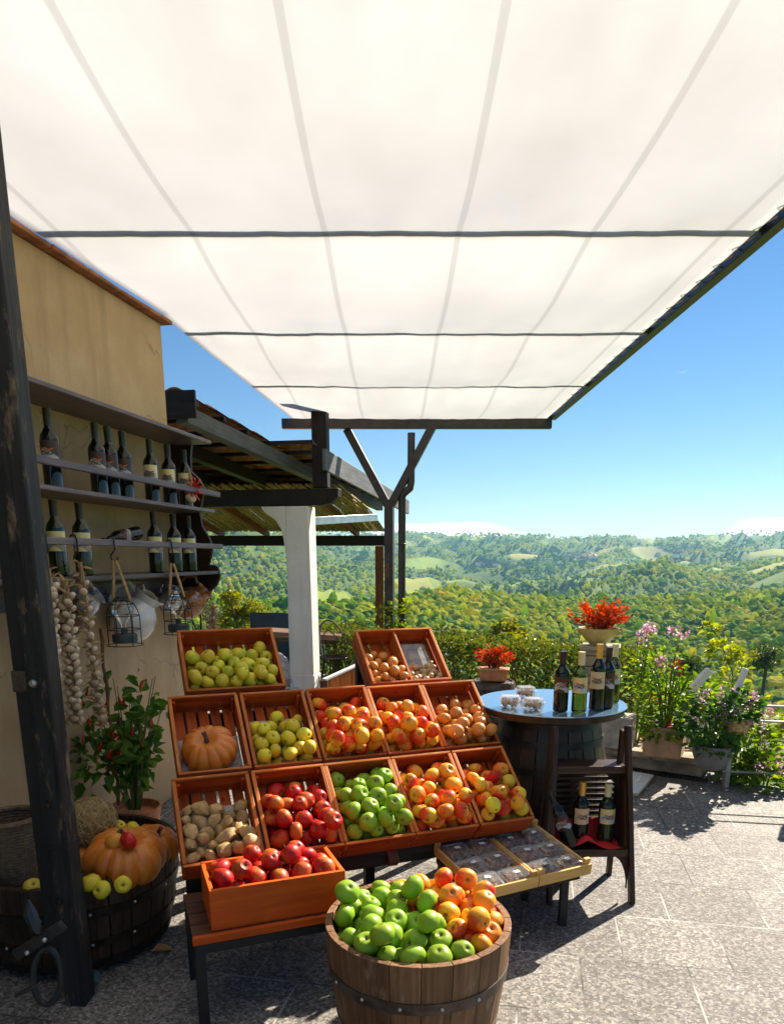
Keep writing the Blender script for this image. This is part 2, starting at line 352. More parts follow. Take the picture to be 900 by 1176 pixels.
# ------------------------------------------------------------------ mesh builder
class MB:
    def __init__(s): s.v = []; s.f = []; s.m = []; s.sm = []; s.gr = []; s.rn = []
    def add(s, vs, fs, mat=0, smooth=False, gr=None, rn=None):
        o = len(s.v); s.v += [tuple(v) for v in vs]; s.f += [tuple(i + o for i in f) for f in fs]
        s.m += [mat] * len(fs); s.sm += [smooth] * len(fs)
        s.gr += [tuple(g) for g in (gr if gr is not None else vs)]
        s.rn += [rn if rn is not None else rnd.random()] * len(vs)
        return s
    def hexa(s, P, mat=0, L=None):
        """8 corners: 0-3 bottom ring, 4-7 top ring"""
        P = [V(p) for p in P]
        ax = [(P[1] - P[0]), (P[3] - P[0]), (P[4] - P[0])]; ls = [a.length for a in ax]
        od = sorted(range(3), key=lambda i: -ls[i]); off = V((rnd.random() * 9, rnd.random() * 9, rnd.random() * 9))
        gr = []
        for p in P:
            d = p - P[0]; gr.append(V([d.dot(ax[i]) / max(ls[i], 1e-6) for i in od]) + off)
        return s.add(P, [(0, 3, 2, 1), (4, 5, 6, 7), (0, 1, 5, 4), (1, 2, 6, 5), (2, 3, 7, 6), (3, 0, 4, 7)], mat, False, gr)
    def box(s, c, d, R=None, mat=0):
        c = V(c); x, y, z = d[0] / 2, d[1] / 2, d[2] / 2
        P = [V(q) for q in ((-x, -y, -z), (x, -y, -z), (x, y, -z), (-x, y, -z), (-x, -y, z), (x, -y, z), (x, y, z), (-x, y, z))]
        if R is not None: P = [R @ p for p in P]
        return s.hexa([p + c for p in P], mat)
    def bar(s, a, b, w, h, up=(0, 0, 1), mat=0):
        a, b = V(a), V(b); d = (b - a).normalized(); up = V(up); sd = d.cross(up)
        if sd.length < 1e-4: sd = d.cross(V((1, 0, 0)))
        sd.normalize(); u2 = sd.cross(d); sd *= w / 2; u2 *= h / 2
        return s.hexa([a - sd - u2, b - sd - u2, b + sd - u2, a + sd - u2, a - sd + u2, b - sd + u2, b + sd + u2, a + sd + u2], mat)
    def tube(s, pts, r, seg=8, mat=0, closed=False):
        pts = [V(p) for p in pts]; n = len(pts); rs = r if isinstance(r, (list, tuple)) else [r] * n
        vs, gr, fs = [], [], []; prev = None; L = 0
        for i, p in enumerate(pts):
            a = pts[i - 1] if (i > 0 or closed) else p; b = pts[(i + 1) % n] if (i < n - 1 or closed) else p
            t = (b - a).normalized()
            if prev is None: prev = t.orthogonal().normalized()
            prev = (prev - t * prev.dot(t)).normalized(); q = t.cross(prev)
            if i: L += (p - pts[i - 1]).length
            for k in range(seg):
                an = 2 * pi * k / seg; vs.append(p + (prev * cos(an) + q * sin(an)) * rs[i]); gr.append((L, cos(an) * .03, sin(an) * .03))
        m = n if closed else n - 1
        for i in range(m):
            for k in range(seg):
                a, b = i * seg + k, i * seg + (k + 1) % seg; c, d = ((i + 1) % n) * seg + (k + 1) % seg, ((i + 1) % n) * seg + k
                fs.append((a, b, c, d))
        if not closed: fs += [tuple(range(seg))[::-1], tuple((n - 1) * seg + k for k in range(seg))]
        return s.add(vs, fs, mat, True, gr)
    def lathe(s, prof, seg=24, mat=0, X=None, smooth=True, a0=0., a1=2 * pi, uv=False):
        full = abs(a1 - a0 - 2 * pi) < 1e-6; cols = seg if full else seg + 1; vs, gr, fs = [], [], []
        n = len(prof)
        for j in range(cols):
            an = a0 + (a1 - a0) * j / seg
            for i, (r, z) in enumerate(prof):
                p = V((r * cos(an), r * sin(an), z)); vs.append(X @ p if X is not None else p)
                gr.append((j / seg, i / (n - 1), 0) if uv else (z, an * .2, r))
        for j in range(seg):
            for i in range(n - 1):
                a, b = j * n + i, ((j + 1) % cols) * n + i
                fs.append((a, b, b + 1, a + 1))
        if full:
            for i, fl in ((0, True), (n - 1, False)):
                if prof[i][0] > 1e-4:
                    c = tuple(j * n + i for j in range(cols)); fs.append(c[::-1] if fl else c)
        return s.add(vs, fs, mat, smooth, gr)
    def prism(s, poly, o, ax, ay, th, mat=0):
        o, ax, ay = V(o), V(ax), V(ay); nz = ax.cross(ay).normalized() * th; n = len(poly)
        A = [o + ax * p[0] + ay * p[1] for p in poly]; B = [p + nz for p in A]
        off = rnd.random() * 9; gr = [(p[1] + off, p[0], 0) for p in poly] * 2
        return s.add(A + B, [tuple(range(n))[::-1], tuple(range(n, 2 * n))] + [(i, (i + 1) % n, (i + 1) % n + n, i + n) for i in range(n)], mat, False, gr)
    def leaf(s, p, d, nrm, L, w, mat=0, fold=.25):
        p, d, nrm = V(p), V(d).normalized(), V(nrm); sd = d.cross(nrm)
        if sd.length < 1e-3: sd = d.orthogonal()
        sd.normalize(); up = sd.cross(d)
        q = [p, p + d * L * .3 + sd * w * .5 + up * w * fold, p + d * L * .68 + sd * w * .38 + up * w * fold * .6, p + d * L - up * L * .12,
             p + d * L * .68 - sd * w * .38 + up * w * fold * .6, p + d * L * .3 - sd * w * .5 + up * w * fold]
        return s.add(q, [(0, 1, 2, 3), (0, 3, 4, 5)], mat, False)
    def blob(s, c, r, seg=10, rings=7, mat=0, wob=.15, R=None, sc=(1, 1, 1)):
        c = V(c); off = V((rnd.random() * 50, rnd.random() * 50, 0)); vs = []; fs = []
        for i in range(rings + 1):
            th = pi * i / rings
            for k in range(seg):
                an = 2 * pi * k / seg; d = V((sin(th) * cos(an), sin(th) * sin(an), cos(th)))
                q = d * r * (1 + wob * noise.noise(d * 1.6 + off)); q = V((q.x * sc[0], q.y * sc[1], q.z * sc[2]))
                vs.append(c + (R @ q if R is not None else q))
        for i in range(rings):
            for k in range(seg):
                a, b = i * seg + k, i * seg + (k + 1) % seg; fs.append((a, a + seg, b + seg, b))
        return s.add(vs, fs, mat, True)
    def mesh(s, name, mats):
        me = bpy.data.meshes.new(name); me.from_pydata(s.v, [], s.f)
        for m in mats: me.materials.append(M[m])
        me.polygons.foreach_set('material_index', s.m); me.polygons.foreach_set('use_smooth', s.sm)
        a = me.attributes.new('gr', 'FLOAT_VECTOR', 'POINT'); a.data.foreach_set('vector', np.array(s.gr, np.float32).ravel())
        b = me.attributes.new('rn', 'FLOAT', 'POINT'); b.data.foreach_set('value', np.array(s.rn, np.float32))
        me.update(); me.set_sharp_from_angle(angle=radians(38)); return me
    def build(s, name, mats, parent=None, bevel=0, X=None):
        if isinstance(mats, str): mats = [mats]
        o = bpy.data.objects.new(name, s.mesh(name, mats)); COL.objects.link(o)
        if X is not None: o.matrix_world = X
        if parent is not None: o.parent = parent
        if bevel:
            b = o.modifiers.new('bevel', 'BEVEL'); b.width = bevel; b.segments = 2; b.limit_method = 'ANGLE'; b.angle_limit = radians(40)
        return o

def tag(o, label=None, cat=None, group=None, kind=None):
    if label: o['label'] = label
    if cat: o['category'] = cat
    if group: o['group'] = group
    if kind: o['kind'] = kind
    return o
def thing(name, label, cat, X=None, group=None):
    o = bpy.data.objects.new(name, None); COL.objects.link(o); o.empty_display_size = .05
    if X is not None: o.matrix_world = X if isinstance(X, Matrix) else Matrix.Translation(X)
    return tag(o, label, cat, group)
def copy_tree(o, parent=None):
    c = o.copy(); COL.objects.link(c)
    if parent is not None: c.parent = parent; c.matrix_parent_inverse = o.matrix_parent_inverse
    for ch in list(o.children): copy_tree(ch, c)
    return c
def frame(o, x, y, z):
    m = Matrix.Identity(4); m.col[0][:3] = x; m.col[1][:3] = y; m.col[2][:3] = z; m.col[3][:3] = o; return m
def rotz(o, a): return Matrix.Translation(o) @ Matrix.Rotation(a, 4, 'Z')
def randq(r, tilt=None):
    if tilt is None:
        q = Quaternion((r.gauss(0, 1), r.gauss(0, 1), r.gauss(0, 1), r.gauss(0, 1))); q.normalize(); return q
    ax = V((cos(a := r.random() * 2 * pi), sin(a), 0)); return Quaternion(ax, r.uniform(0, tilt)) @ Quaternion((0, 0, 1), r.random() * 2 * pi)

# ------------------------------------------------------------------ fruit meshes
def apple_mesh(mat, seed, flat=.88, dim=1.0, stem=True):
    r = random.Random(seed); b = MB(); prof = []
    n = 13
    for i in range(n + 1):
        th = pi * i / n; rr = sin(th); z = cos(th)
        z2 = z * flat - dim * (.30 * math.exp(-(rr / .26) ** 2) if z > 0 else -.20 * math.exp(-(rr / .22) ** 2))
        rr *= 1 + .07 * z
        prof.append((max(rr, 0.0), z2))
    b.lathe(prof[::-1], 20)
    lob = r.uniform(.02, .06); ph = r.random() * 6; sk = (r.uniform(-.06, .06), r.uniform(-.06, .06))
    nv = []
    for x, y, z in b.v:
        a = atan2(y, x); k = 1 + lob * sin(2 * a + ph) * .6 + (.035 * cos(5 * a + ph) * (1 if z < 0 else .4))
        nv.append((x * k + sk[0] * z, y * k + sk[1] * z, z))
    b.v = nv
    if stem: b.tube([(0, 0, flat - .34), (.03, .02, flat - .05), (.10, .05, flat + .14)], [.035, .03, .04], 5, 1)
    return b.mesh(mat, [mat, 'stem_brown'])
def scale_mesh(me, s):
    for v in me.vertices: v.co *= s
    return me
R0 = .04
FRUIT = {}
for nm in ('green_apple', 'red_apple', 'orange_apple', 'yellow_apple', 'mixed_apple'):
    FRUIT[nm] = [scale_mesh(apple_mesh(nm, i * 7 + len(nm), rndf), R0) for i, rndf in enumerate((.86, .92, .82, .98, .88, .79))]
FRUIT['quince'] = [scale_mesh(apple_mesh('quince_skin', 31 + i, f_), R0) for i, f_ in enumerate((.95, .88, 1.0))]
def onion_mesh(mat, seed, tip=.55, flat=.82):
    b = MB(); prof = [(0, -flat - .03), (.10, -flat - .02)]
    for i in range(2, 12):
        th = pi - pi * i / 13; prof.append((sin(th), cos(th) * flat))
    prof += [(.20, flat * .98), (.10, flat + tip * .4), (.07, flat + tip), (0, flat + tip)]
    b.lathe(prof, 16); r = random.Random(seed); ph = r.random() * 6
    b.v = [(x * (1 + .04 * sin(2 * atan2(y, x) + ph)) + .1 * max(z - flat, 0), y, z) for x, y, z in b.v]
    b.tube([(.0, 0, flat + tip * .8), (.05, .02, flat + tip * 1.3), (.14, .05, flat + tip * 1.6)], [.05, .05, .02], 5)
    for k in range(7):
        a = k * .9; b.tube([(0, 0, -flat), (.12 * cos(a), .12 * sin(a), -flat - .12)], [.02, .008], 4)
    return b.mesh(mat, [mat])
FRUIT['onion'] = [scale_mesh(onion_mesh('onion_skin', i, t_), R0) for i, t_ in enumerate((.5, .35, .7))]
FRUIT['garlic'] = [scale_mesh(onion_mesh('garlic_skin', i, .8, .75), R0) for i in range(2)]
FRUIT['shallot'] = [scale_mesh(onion_mesh('shallot_skin', i, 1.3, 1.0), R0) for i in range(2)]
def potato(seed):
    b = MB(); b.blob((0, 0, 0), R0, 16, 10, 0, .28, None, (1.28, .92, .85)); return b.mesh('potato', ['potato_skin'])
FRUIT['potato'] = [potato(i) for i in range(4)]

def pack(n, rad, w, L, H, g, seed, floor=None, cyl=None, iters=320, rvar=.1):
    """settle n balls: box 0..w x 0..L above z=-H (or round tub of radius cyl) under gravity g; returns centres, radii"""
    r = np.random.RandomState(seed); R = rad * (1 + rvar * (r.rand(n) * 2 - 1)); g = np.array(g, float); g /= np.linalg.norm(g)
    if cyl is None: P = np.stack([r.uniform(rad, w - rad, n), r.uniform(rad, L - rad, n), -H + rad + r.rand(n) * rad * 3.5], 1)
    else:
        a = r.rand(n) * 2 * pi; q = (cyl - rad) * np.sqrt(r.rand(n)); P = np.stack([q * np.cos(a), q * np.sin(a), .06 + floor(q) + r.rand(n) * rad * 4], 1)
    iu = np.triu_indices(n, 1)
    for it in range(iters):
        P = P + g * .0035 * (1 if it < iters - 60 else .3)
        for _ in range(3):
            d = P[iu[0]] - P[iu[1]]; l = np.linalg.norm(d, axis=1) + 1e-9; ov = (R[iu[0]] + R[iu[1]]) * .985 - l; k = ov > 0
            c = (d[k] / l[k][:, None]) * (ov[k] * .42)[:, None]
            np.add.at(P, iu[0][k], c); np.add.at(P, iu[1][k], -c)
            if cyl is None:
                P[:, 0] = np.clip(P[:, 0], R, w - R); P[:, 1] = np.clip(P[:, 1], R, L - R); P[:, 2] = np.maximum(P[:, 2], -H + R)
            else:
                q = np.hypot(P[:, 0], P[:, 1]); lim = cyl - R; kk = q > lim
                P[kk, 0] *= lim[kk] / q[kk]; P[kk, 1] *= lim[kk] / q[kk]; q = np.minimum(q, lim)
                P[:, 2] = np.maximum(P[:, 2], floor(q) + R)
    return P, R
def put_fruit(kinds, P, Rr, X, name, label, cat, group, seed, tilt=None, sq=None):
    r = random.Random(seed)
    for i, (p, rr) in enumerate(zip(P, Rr)):
        kd = kinds[i % len(kinds)] if isinstance(kinds, (list, tuple)) else kinds
        o = bpy.data.objects.new(name, r.choice(FRUIT[kd])); COL.objects.link(o)
        q = randq(r, tilt); s = rr / R0
        o.matrix_world = X @ Matrix.Translation(V(p)) @ q.to_matrix().to_4x4() @ Matrix.Diagonal((s * r.uniform(.92, 1.06), s * r.uniform(.92, 1.06), s * r.uniform(.93, 1.06), 1))
        tag(o, label, cat, group)

# ================================================================== SETTING
# ---- terrain
RT = [0, 6, 15, 40, 100, 200, 400, 700, 1100, 1700, 2500, 3300, 4200, 5000, 5800, 6600, 8000]
ZT = [-1.3, -1.6, -4.2, -9, -17, -29, -51, -74, -95, -114, -121, -85, 0, 78, 104, 92, 40]
def terrain_h(x, y):
    r = sqrt(x * x + y * y); z = float(np.interp(r, RT, ZT))
    if r > 60:
        az = math.degrees(atan2(x, y))
        a = min(1, (r - 60) / 600) * (1 + min(r / 4000, 1.0))
        u, v = x * .80 + y * .60, -x * .60 + y * .80
        n1 = noise.noise(V((u / 900, v / 420, 3.1))); n2 = noise.noise(V((x / 330, y / 260, 7.7))); n3 = noise.noise(V((x / 1900, y / 1500, 1.3)))
        z += a * (95 * (.40 - 2 * abs(n1)) + 12 * n2 + 20 * n3)
        if r > 3600: z += 26 * noise.noise(V((az / 7.0, 4.4, r / 3000)))
        bump = math.exp(-((az + 15) / 8.5) ** 2) * math.exp(-((r - 2700) / 900) ** 2); z += 300 * bump
        b2 = math.exp(-((az - 24) / 9) ** 2) * math.exp(-((r - 2000) / 600) ** 2); z += 75 * b2
        b3 = math.exp(-((az - 14) / 7) ** 2) * math.exp(-((r - 1150) / 300) ** 2); z += 10 * b3
        b4 = math.exp(-((az - 4) / 5) ** 2) * math.exp(-((r - 800) / 220) ** 2); z += 4 * b4
    return z
def mead(x, y):
    return noise.noise(V((x / 260, y / 170, 11.))) + .5 * noise.noise(V((x / 800, y / 500, 5.)))
def terrain():
    azs = np.concatenate([np.arange(-180, -44, 8), np.arange(-44, 44.01, .3), np.arange(50, 180, 8)]); rs = [4.0]
    while rs[-1] < 8000: rs.append(rs[-1] * 1.026 + .3)
    na, nr = len(azs), len(rs); vs = [(0, 0, -1.3)]
    for r in rs:
        for a in np.radians(azs):
            x, y = r * math.sin(a), r * math.cos(a); vs.append((x, y, terrain_h(x, y)))
    fs = [(0, 1 + (k + 1) % na, 1 + k) for k in range(na)]
    for i in range(nr - 1):
        for k in range(na):
            a, b = 1 + i * na + k, 1 + i * na + (k + 1) % na; fs.append((a, b, b + na, a + na))
    me = bpy.data.meshes.new('terrain'); me.from_pydata(vs, [], fs); me.materials.append(M['valley_ground'])
    me.polygons.foreach_set('use_smooth', [True] * len(fs)); me.update()
    at_ = me.attributes.new('mead', 'FLOAT', 'POINT'); at_.data.foreach_set('value', np.array([mead(p[0], p[1]) for p in vs], np.float32))
    o = bpy.data.objects.new('hills', me); COL.objects.link(o); o['kind'] = 'structure'
terrain()

# ---- forest on the valley sides (one mass)
def ico(sub):
    import bmesh
    bm = bmesh.new(); bmesh.ops.create_icosphere(bm, subdivisions=sub, radius=1); bm.verts.ensure_lookup_table()
    v = np.array([x.co[:] for x in bm.verts]); f = np.array([[q.index for q in p.verts] for p in bm.faces]); bm.free(); return v, f
def forest():
    r = np.random.RandomState(5); VS, FS, off = [], [], 0
    temp = {}
    for sub in (1, 2):
        v, f = ico(sub); temp[sub] = []
        for k in range(8):
            q = v.copy(); s = np.array([noise.noise(V(p) * 2.3 + V((k * 9, 0, 0))) for p in v]); s2 = r.rand(len(v))
            q *= (1 + .45 * s + .36 * (s2 - .5))[:, None]; q[:, 2] = q[:, 2] * .95; temp[sub].append((q, f))
    N = 162000; cnt = 0
    for i in range(N):
        az = radians(r.uniform(-31, 31)); t = r.rand(); rr = 240 * (6000 / 240.) ** (t ** .72) if i > 42000 else 240 * (1300 / 240.) ** (t ** .8)
        x, y = rr * math.sin(az), rr * math.cos(az)
        m = noise.noise(V((x / 260, y / 170, 11.))) + .5 * noise.noise(V((x / 800, y / 500, 5.)))
        flat = 2200 < rr < 3000 and noise.noise(V((x / 420, y / 160, 2.))) > .12
        mid = False
        if m < ((-.24 - .40 * (rr < 800)) if not flat else .15): continue
        sz = 2.7 * math.exp(r.randn() * .33) * (.62 + min(rr, 3200) / 2300.); tall = r.rand() < .12 and rr > 450
        q, f = temp[2 if rr < 650 else 1][r.randint(8)]; a = r.rand() * 6.28; ca, sa = cos(a), sin(a)
        p = q * (sz * r.uniform(.8, 1.3) * (.55 if tall else 1), sz * r.uniform(.8, 1.3) * (.55 if tall else 1), sz * r.uniform(.7, 1.15) * (1.7 if tall else 1))
        p = np.stack([p[:, 0] * ca - p[:, 1] * sa + x, p[:, 0] * sa + p[:, 1] * ca + y, p[:, 2] + terrain_h(x, y) + sz * .55], 1)
        VS.append(p); FS.append(f + off); off += len(q)
    VS = np.concatenate(VS).astype(np.float32); FS = np.concatenate(FS).astype(np.int32)
    me = bpy.data.meshes.new('forest'); me.vertices.add(len(VS)); me.vertices.foreach_set('co', VS.ravel())
    me.loops.add(FS.size); me.loops.foreach_set('vertex_index', FS.ravel()); me.polygons.add(len(FS))
    me.polygons.foreach_set('loop_start', np.arange(0, FS.size, 3, dtype=np.int32)); me.update(calc_edges=True)
    me.polygons.foreach_set('use_smooth', np.zeros(len(FS), bool))
    me.materials.append(M['forest_crown']); o = bpy.data.objects.new('forest', me); COL.objects.link(o)
    tag(o, 'green and yellowing woods covering the hills of the valley', 'forest', kind='stuff')
forest()

# ---- villages on the far slopes
def hitground(u, v):
    r = ray(u, v); r.normalize(); t = 150.
    while t < 7500:
        p = CC + r * t
        if p.z < terrain_h(p.x, p.y): return p if t > 3000 else None
        t *= 1.006
    return None
def house_mesh():
    b = MB(); b.box((0, 0, .3), (1.3, .9, .9)); b.prism([(-.5, .7), (.5, .7), (0, 1.15)], (-.7, 0, 0), (0, 1, 0), (0, 0, 1), 1.4, 1); return b.mesh('village_house', ['house_white', 'roof_red'])
HM = house_mesh()
hs = random.Random(3)
for (u0, v0, n, su, sv, lab, grp) in ((662, 643, 12, 22, 4, 'tiny white house in the hillside village at the far end of the valley', 'far village houses'),
                                 (560, 654, 9, 26, 4, 'tiny white house among trees on the far left slope of the valley', 'far slope houses'),
                                 (765, 642, 4, 25, 3, 'tiny pale house near the ridge on the right of the valley', 'ridge houses')):
    for k in range(n):
        p = hitground(u0 + hs.uniform(-su, su), v0 + hs.uniform(-sv, sv))
        if p is None: continue
        o = bpy.data.objects.new('village_house', HM); COL.objects.link(o); s = hs.uniform(13, 20)
        o.matrix_world = rotz(p, hs.random() * 3) @ Matrix.Scale(s, 4); o.location.z += 4
        tag(o, lab, 'house', grp)

# ---- terrace
TF = [(-3.2, -3.0), (4.3, -3.0), (4.3, 4.72), (2.62, 5.04), (2.45, 5.07), (2.62, 5.50), (2.1, 6.1), (1.6, 6.6), (.4, 7.4), (-.7, 8.6), (-.9, 10.2), (-6, 11.2), (-6, -3)]
def rot11(x, y): p = V((x, y, 0)); return (p.dot(E2), p.dot(E1), 0)
b = MB(); n = len(TF); pts = [V(rot11(*p)) for p in TF]
b.add(pts + [p - V((0, 0, .35)) for p in pts], [tuple(range(n))] + [(i, i + n, (i + 1) % n + n, (i + 1) % n) for i in range(n)])
o = b.build('terrace_floor', 'terrace_paving', X=frame((0, 0, 0), E2, E1, EZ)); o['kind'] = 'structure'

# ---- house wall
b = MB(); w0, w1 = wp(0, 0, 0), wp(6.5, 0, 0)
b.hexa([wp(6.5, -.28, 0), wp(0, -.28, 0), wp(0, 0, 0), wp(6.5, 0, 0), wp(6.5, -.28, 3.02), wp(0, -.28, 3.02), wp(0, 0, 3.02), wp(6.5, 0, 3.02)])
tag(b.build('house_wall', 'wall_plaster', bevel=.012), 'beige plastered house wall behind the wine shelf', 'wall')
b = MB(); r = random.Random(6)
for k in range(22):
    s_ = k * .3 - .06; b.hexa([wp(s_ + .29, -.32, 3.021), wp(s_, -.32, 3.021), wp(s_, .05, 3.023), wp(s_ + .29, .05, 3.023)] + [wp(s_ + .29, -.32, 3.05), wp(s_, -.32, 3.05), wp(s_, .05, 3.045 + r.uniform(-.004, .004)), wp(s_ + .29, .05, 3.045 + r.uniform(-.004, .004))])
tag(b.build('wall_coping', 'clay_tile', None, .006), 'row of clay coping tiles along the top of the house wall', 'coping')

# ---- column
def Xat(p, a=-A11): return rotz(V(p), a)
pc = atd(348, 700, 8.0); pc = V((pc.x, pc.y, 0)) ; cz = atd(348, 584, 8.0).z
t = thing('porch_column', 'white roughcast column under the porch beam with a flared head', 'column', Xat(pc))
b = MB(); wv = .128
b.hexa([(-wv - .01, -wv, 0), (wv + .012, -wv, 0), (wv + .012, wv, 0), (-wv - .01, wv, 0), (-wv, -wv, cz), (wv, -wv, cz), (wv, wv, cz), (-wv, wv, cz)])
b.build('shaft', 'column_plaster', t, .012)
b = MB(); b.prism([(-.128, cz - .55), (-.128, cz), (-.40, cz), (-.36, cz - .06), (-.24, cz - .14), (-.17, cz - .25)][::-1], (0, .125, 0), (1, 0, 0), (0, 0, 1), .25)
b.build('flared_head', 'column_plaster', t, .01)
b = MB(); b.box((.008, -.003, .17), (.284, .275, .34)); 
b.build('plinth', 'column_plaster', t, .012)

# ---- tie beam on the column with curved end, king post
zb = (atd(320, 565, 8).z + atd(320, 583, 8).z) / 2; hb = atd(320, 565, 8).z - atd(320, 583, 8).z
t = thing('porch_roof', 'dark timber porch roof of clay tiles resting on the white column', 'roof', Xat((pc.x, pc.y, zb)))
b = MB(); b.prism([(-4.4, -hb / 2), (.24, -hb / 2), (.36, -hb / 2 + .02), (.43, .0), (.44, hb / 2), (-4.4, hb / 2)], (0, .07, 0), (1, 0, 0), (0, 0, 1), .14)
b.build('tie_beam', 'beam_wood', t, .006)
b = MB(); b.box((.235, .02, .62), (.16, .12, 1.05)); b.build('king_post', 'beam_wood', t, .006)
# rafters and battens: roof falls gently away; local y = away
def rz(y): return .37 - .045 * y
for x in (-3.7, -3.0, -2.3, -1.6, -.9):
    b = MB(); b.bar((x, -2.1, rz(-2.1) - .0), (x, 4.2, rz(4.2)), .10, .13); b.build('rafter', 'beam_wood', t, .005)
b = MB(); b.bar((-.26, -2.1, rz(-2.1)), (-.02, 4.2, rz(4.2)), .10, .13); b.build('rafter', 'grey_beam', t, .005)
b = MB(); b.bar((.30, -.1, rz(-.1) - .01), (.42, 4.3, rz(4.3) - .01), .035, .21); tag(b.build('verge_board', 'grey_beam', t, .004), 'grey board along the open roof edge')
for k in range(13):
    y = -2.02 + k * .52
    b = MB(); xr_ = .30 if y > -.5 else -.16
    b.bar((-4.2, y, rz(y) + .09), (xr_, y, rz(y) + .09), .05, .035); b.build('batten', 'beam_wood', t)
b = MB()
for k in range(13):                      # wavy clay tiles, two curved rows per batten
    y0, y1 = -2.12 + k * .52, -2.12 + k * .52 + .60
    for j in range(22 if k > 3 else 20):
        x = -4.2 + j * .205; pr = [( -.105 + .21 * q / 6, .045 * sin(pi * q / 6)) for q in range(7)]
        za, zc = rz(y0) + .135, rz(y1) + .115
        vs = [V((x + a, y0, za + c)) for a, c in pr] + [V((x + a, y1, zc + c)) for a, c in pr] + [V((x + a, y0, za + c + .014)) for a, c in pr] + [V((x + a, y1, zc + c + .014)) for a, c in pr]
        fs = []
        for q in range(6):
            fs += [(q, q + 7, q + 8, q + 1), (q + 14, q + 15, q + 22, q + 21), (q, q + 1, q + 15, q + 14), (q + 7, q + 21, q + 22, q + 8)]
        b.add(vs, fs, 0, False)
b.build('roof_tiles', 'clay_tile', t)
b = MB(); b.bar((-4.3, -2.14, rz(-2.14) + .06), (-.12, -2.14, rz(-2.14) + .06), .03, .2); b.build('fascia_board', 'beam_wood', t, .004)
b = MB(); b.bar((.06, .12, -.235), (.50, 1.5, -.13), .05, .085); b.build('purlin_brace', 'galvanised', t, .004)

# ---- bamboo-covered pergola behind
zP = atd(340, 621, 11.2).z
t = thing('bamboo_pergola', 'low pergola roofed with weathered bamboo matting behind the white column', 'pergola', Xat(atd(440, 621, 11.2) * 1.0, 0.0))
b = MB(); b.bar((-3.6, 0, 0), (.02, 0, 0), .12, .15); b.build('front_beam', 'beam_wood', t, .005)
b = MB(); b.bar((-.06, .0, -.08), (-.06, .0, -zP + .0), .13, .13); b.build('post', 'red_post', t, .006)
for x in (-3.2, -2.5, -1.8, -1.1, -.4):
    b = MB(); b.bar((x - .5, -1.9, .55), (x, .2, .10), .06, .08); b.build('rafter', 'red_post', t)
b = MB(); rr = random.Random(4)
for k in range(150):
    x = -3.5 + k * .0235; b.tube([(x - .55 + rr.uniform(-.05, .05), -2.0 + rr.uniform(-.1, .1), .64), (x - .2, -.9, .41 + rr.uniform(-.012, .012)), (x + .02, .18 + rr.uniform(-.12, .1), .15)], .013, 5)
b.build('bamboo_matting', 'bamboo_mat', t)

# ---- steel Y post and downpipe
py = atd(447, 640, 8.3); zY = atd(447, 575, 8.3).z
t = thing('steel_post', 'dark steel post branching into a Y under the white awning', 'post', Xat((py.x, py.y, 0)))
b = MB(); b.box((0, 0, zY / 2), (.10, .10, zY)); b.build('upright', 'steel_dark', t, .004)
zR = 3.0
for sx in (-1, 1):
    b = MB(); b.bar((sx * .02, 0, zY - .06), (sx * (zR - zY) * .62, 0, zR - .02), .085, .075, (0, 1, 0)); b.build('brace', 'steel_dark', t, .004)
b = MB(); b.box((-.02, -.055, atd(447, 655, 8.3).z), (.045, .006, .16)); tag(b.build('notice_plate', 'bench_wood', t), 'small brown plate on the post')
b = MB(); pd = .145
b.tube([(pd, 0, 0), (pd, 0, zY + .02), (pd + .015, 0, zY + .06), (pd + .09, .0, zY + .12), (pd + .10, 0, zY + .18), (pd + .10, 0, zR - .08)], .042, 12)
for z in (.9, 1.75): b.tube([(pd + .046 * cos(a), .046 * sin(a), z) for a in np.linspace(0, 2 * pi, 14)[:-1]], .008, 5, 0, True)
tag(b.build('downpipe', 'steel_dark', None, X=Xat((py.x, py.y, 0))), 'dark round downpipe beside the steel Y post', 'pipe')

# ---- canvas awning over the stall (what the Y post carries)
t = thing('canvas_awning', 'white canvas awning stretched over the stall from the house wall', 'awning')
def awn(x, y, sag=0.0): return V((x, y, 3.075 - .0 * x - sag))
ax0, ax1, ay0, ay1 = -1.9, 1.74, .75, 8.62
b = MB(); nx, ny = 60, 120; vs = []
for j in range(ny + 1):
    for i in range(nx + 1):
        fx, fy = i / nx, j / ny; y = ay0 + (ay1 - ay0) * fy; xl = K.x + (y - K.y) * math.tan(A11) + .02 if y < K.y else K.x + (y - K.y) * .1
        x = xl + (ax1 - .05 - xl) * fx; pan = abs(sin(fy * pi * 5))
        vs.append(awn(x, y, .055 * pan * sin(pi * fx) + .012 * noise.noise(V((x * 2.2, y * 1.1, 0))) + .006 * noise.noise(V((x * 9, y * 2.5, 3))) * (1.3 - pan)))
fs = [(j * (nx + 1) + i, j * (nx + 1) + i + 1, (j + 1) * (nx + 1) + i + 1, (j + 1) * (nx + 1) + i) for j in range(ny) for i in range(nx)]
b.add(vs, fs, 0, True); o = b.build('canvas', 'awning_canvas', t)
sm = o.modifiers.new('thick', 'SOLIDIFY'); sm.thickness = .003
for k in range(6):
    y = ay0 + (ay1 - ay0) * k / 5; xl = K.x + (y - K.y) * math.tan(A11) if y < K.y else K.x + (y - K.y) * .1
    b = MB(); b.bar((xl, y, 3.10), (ax1 + .03, y, 3.10), .036, .036); b.build('cross_bar', 'steel_dark', t, .004)
b = MB(); b.bar((ax1 + .03, ay0, 3.10), (ax1 + .03, ay1, 3.10), .06, .06); b.build('edge_rail', 'steel_dark', t, .004)
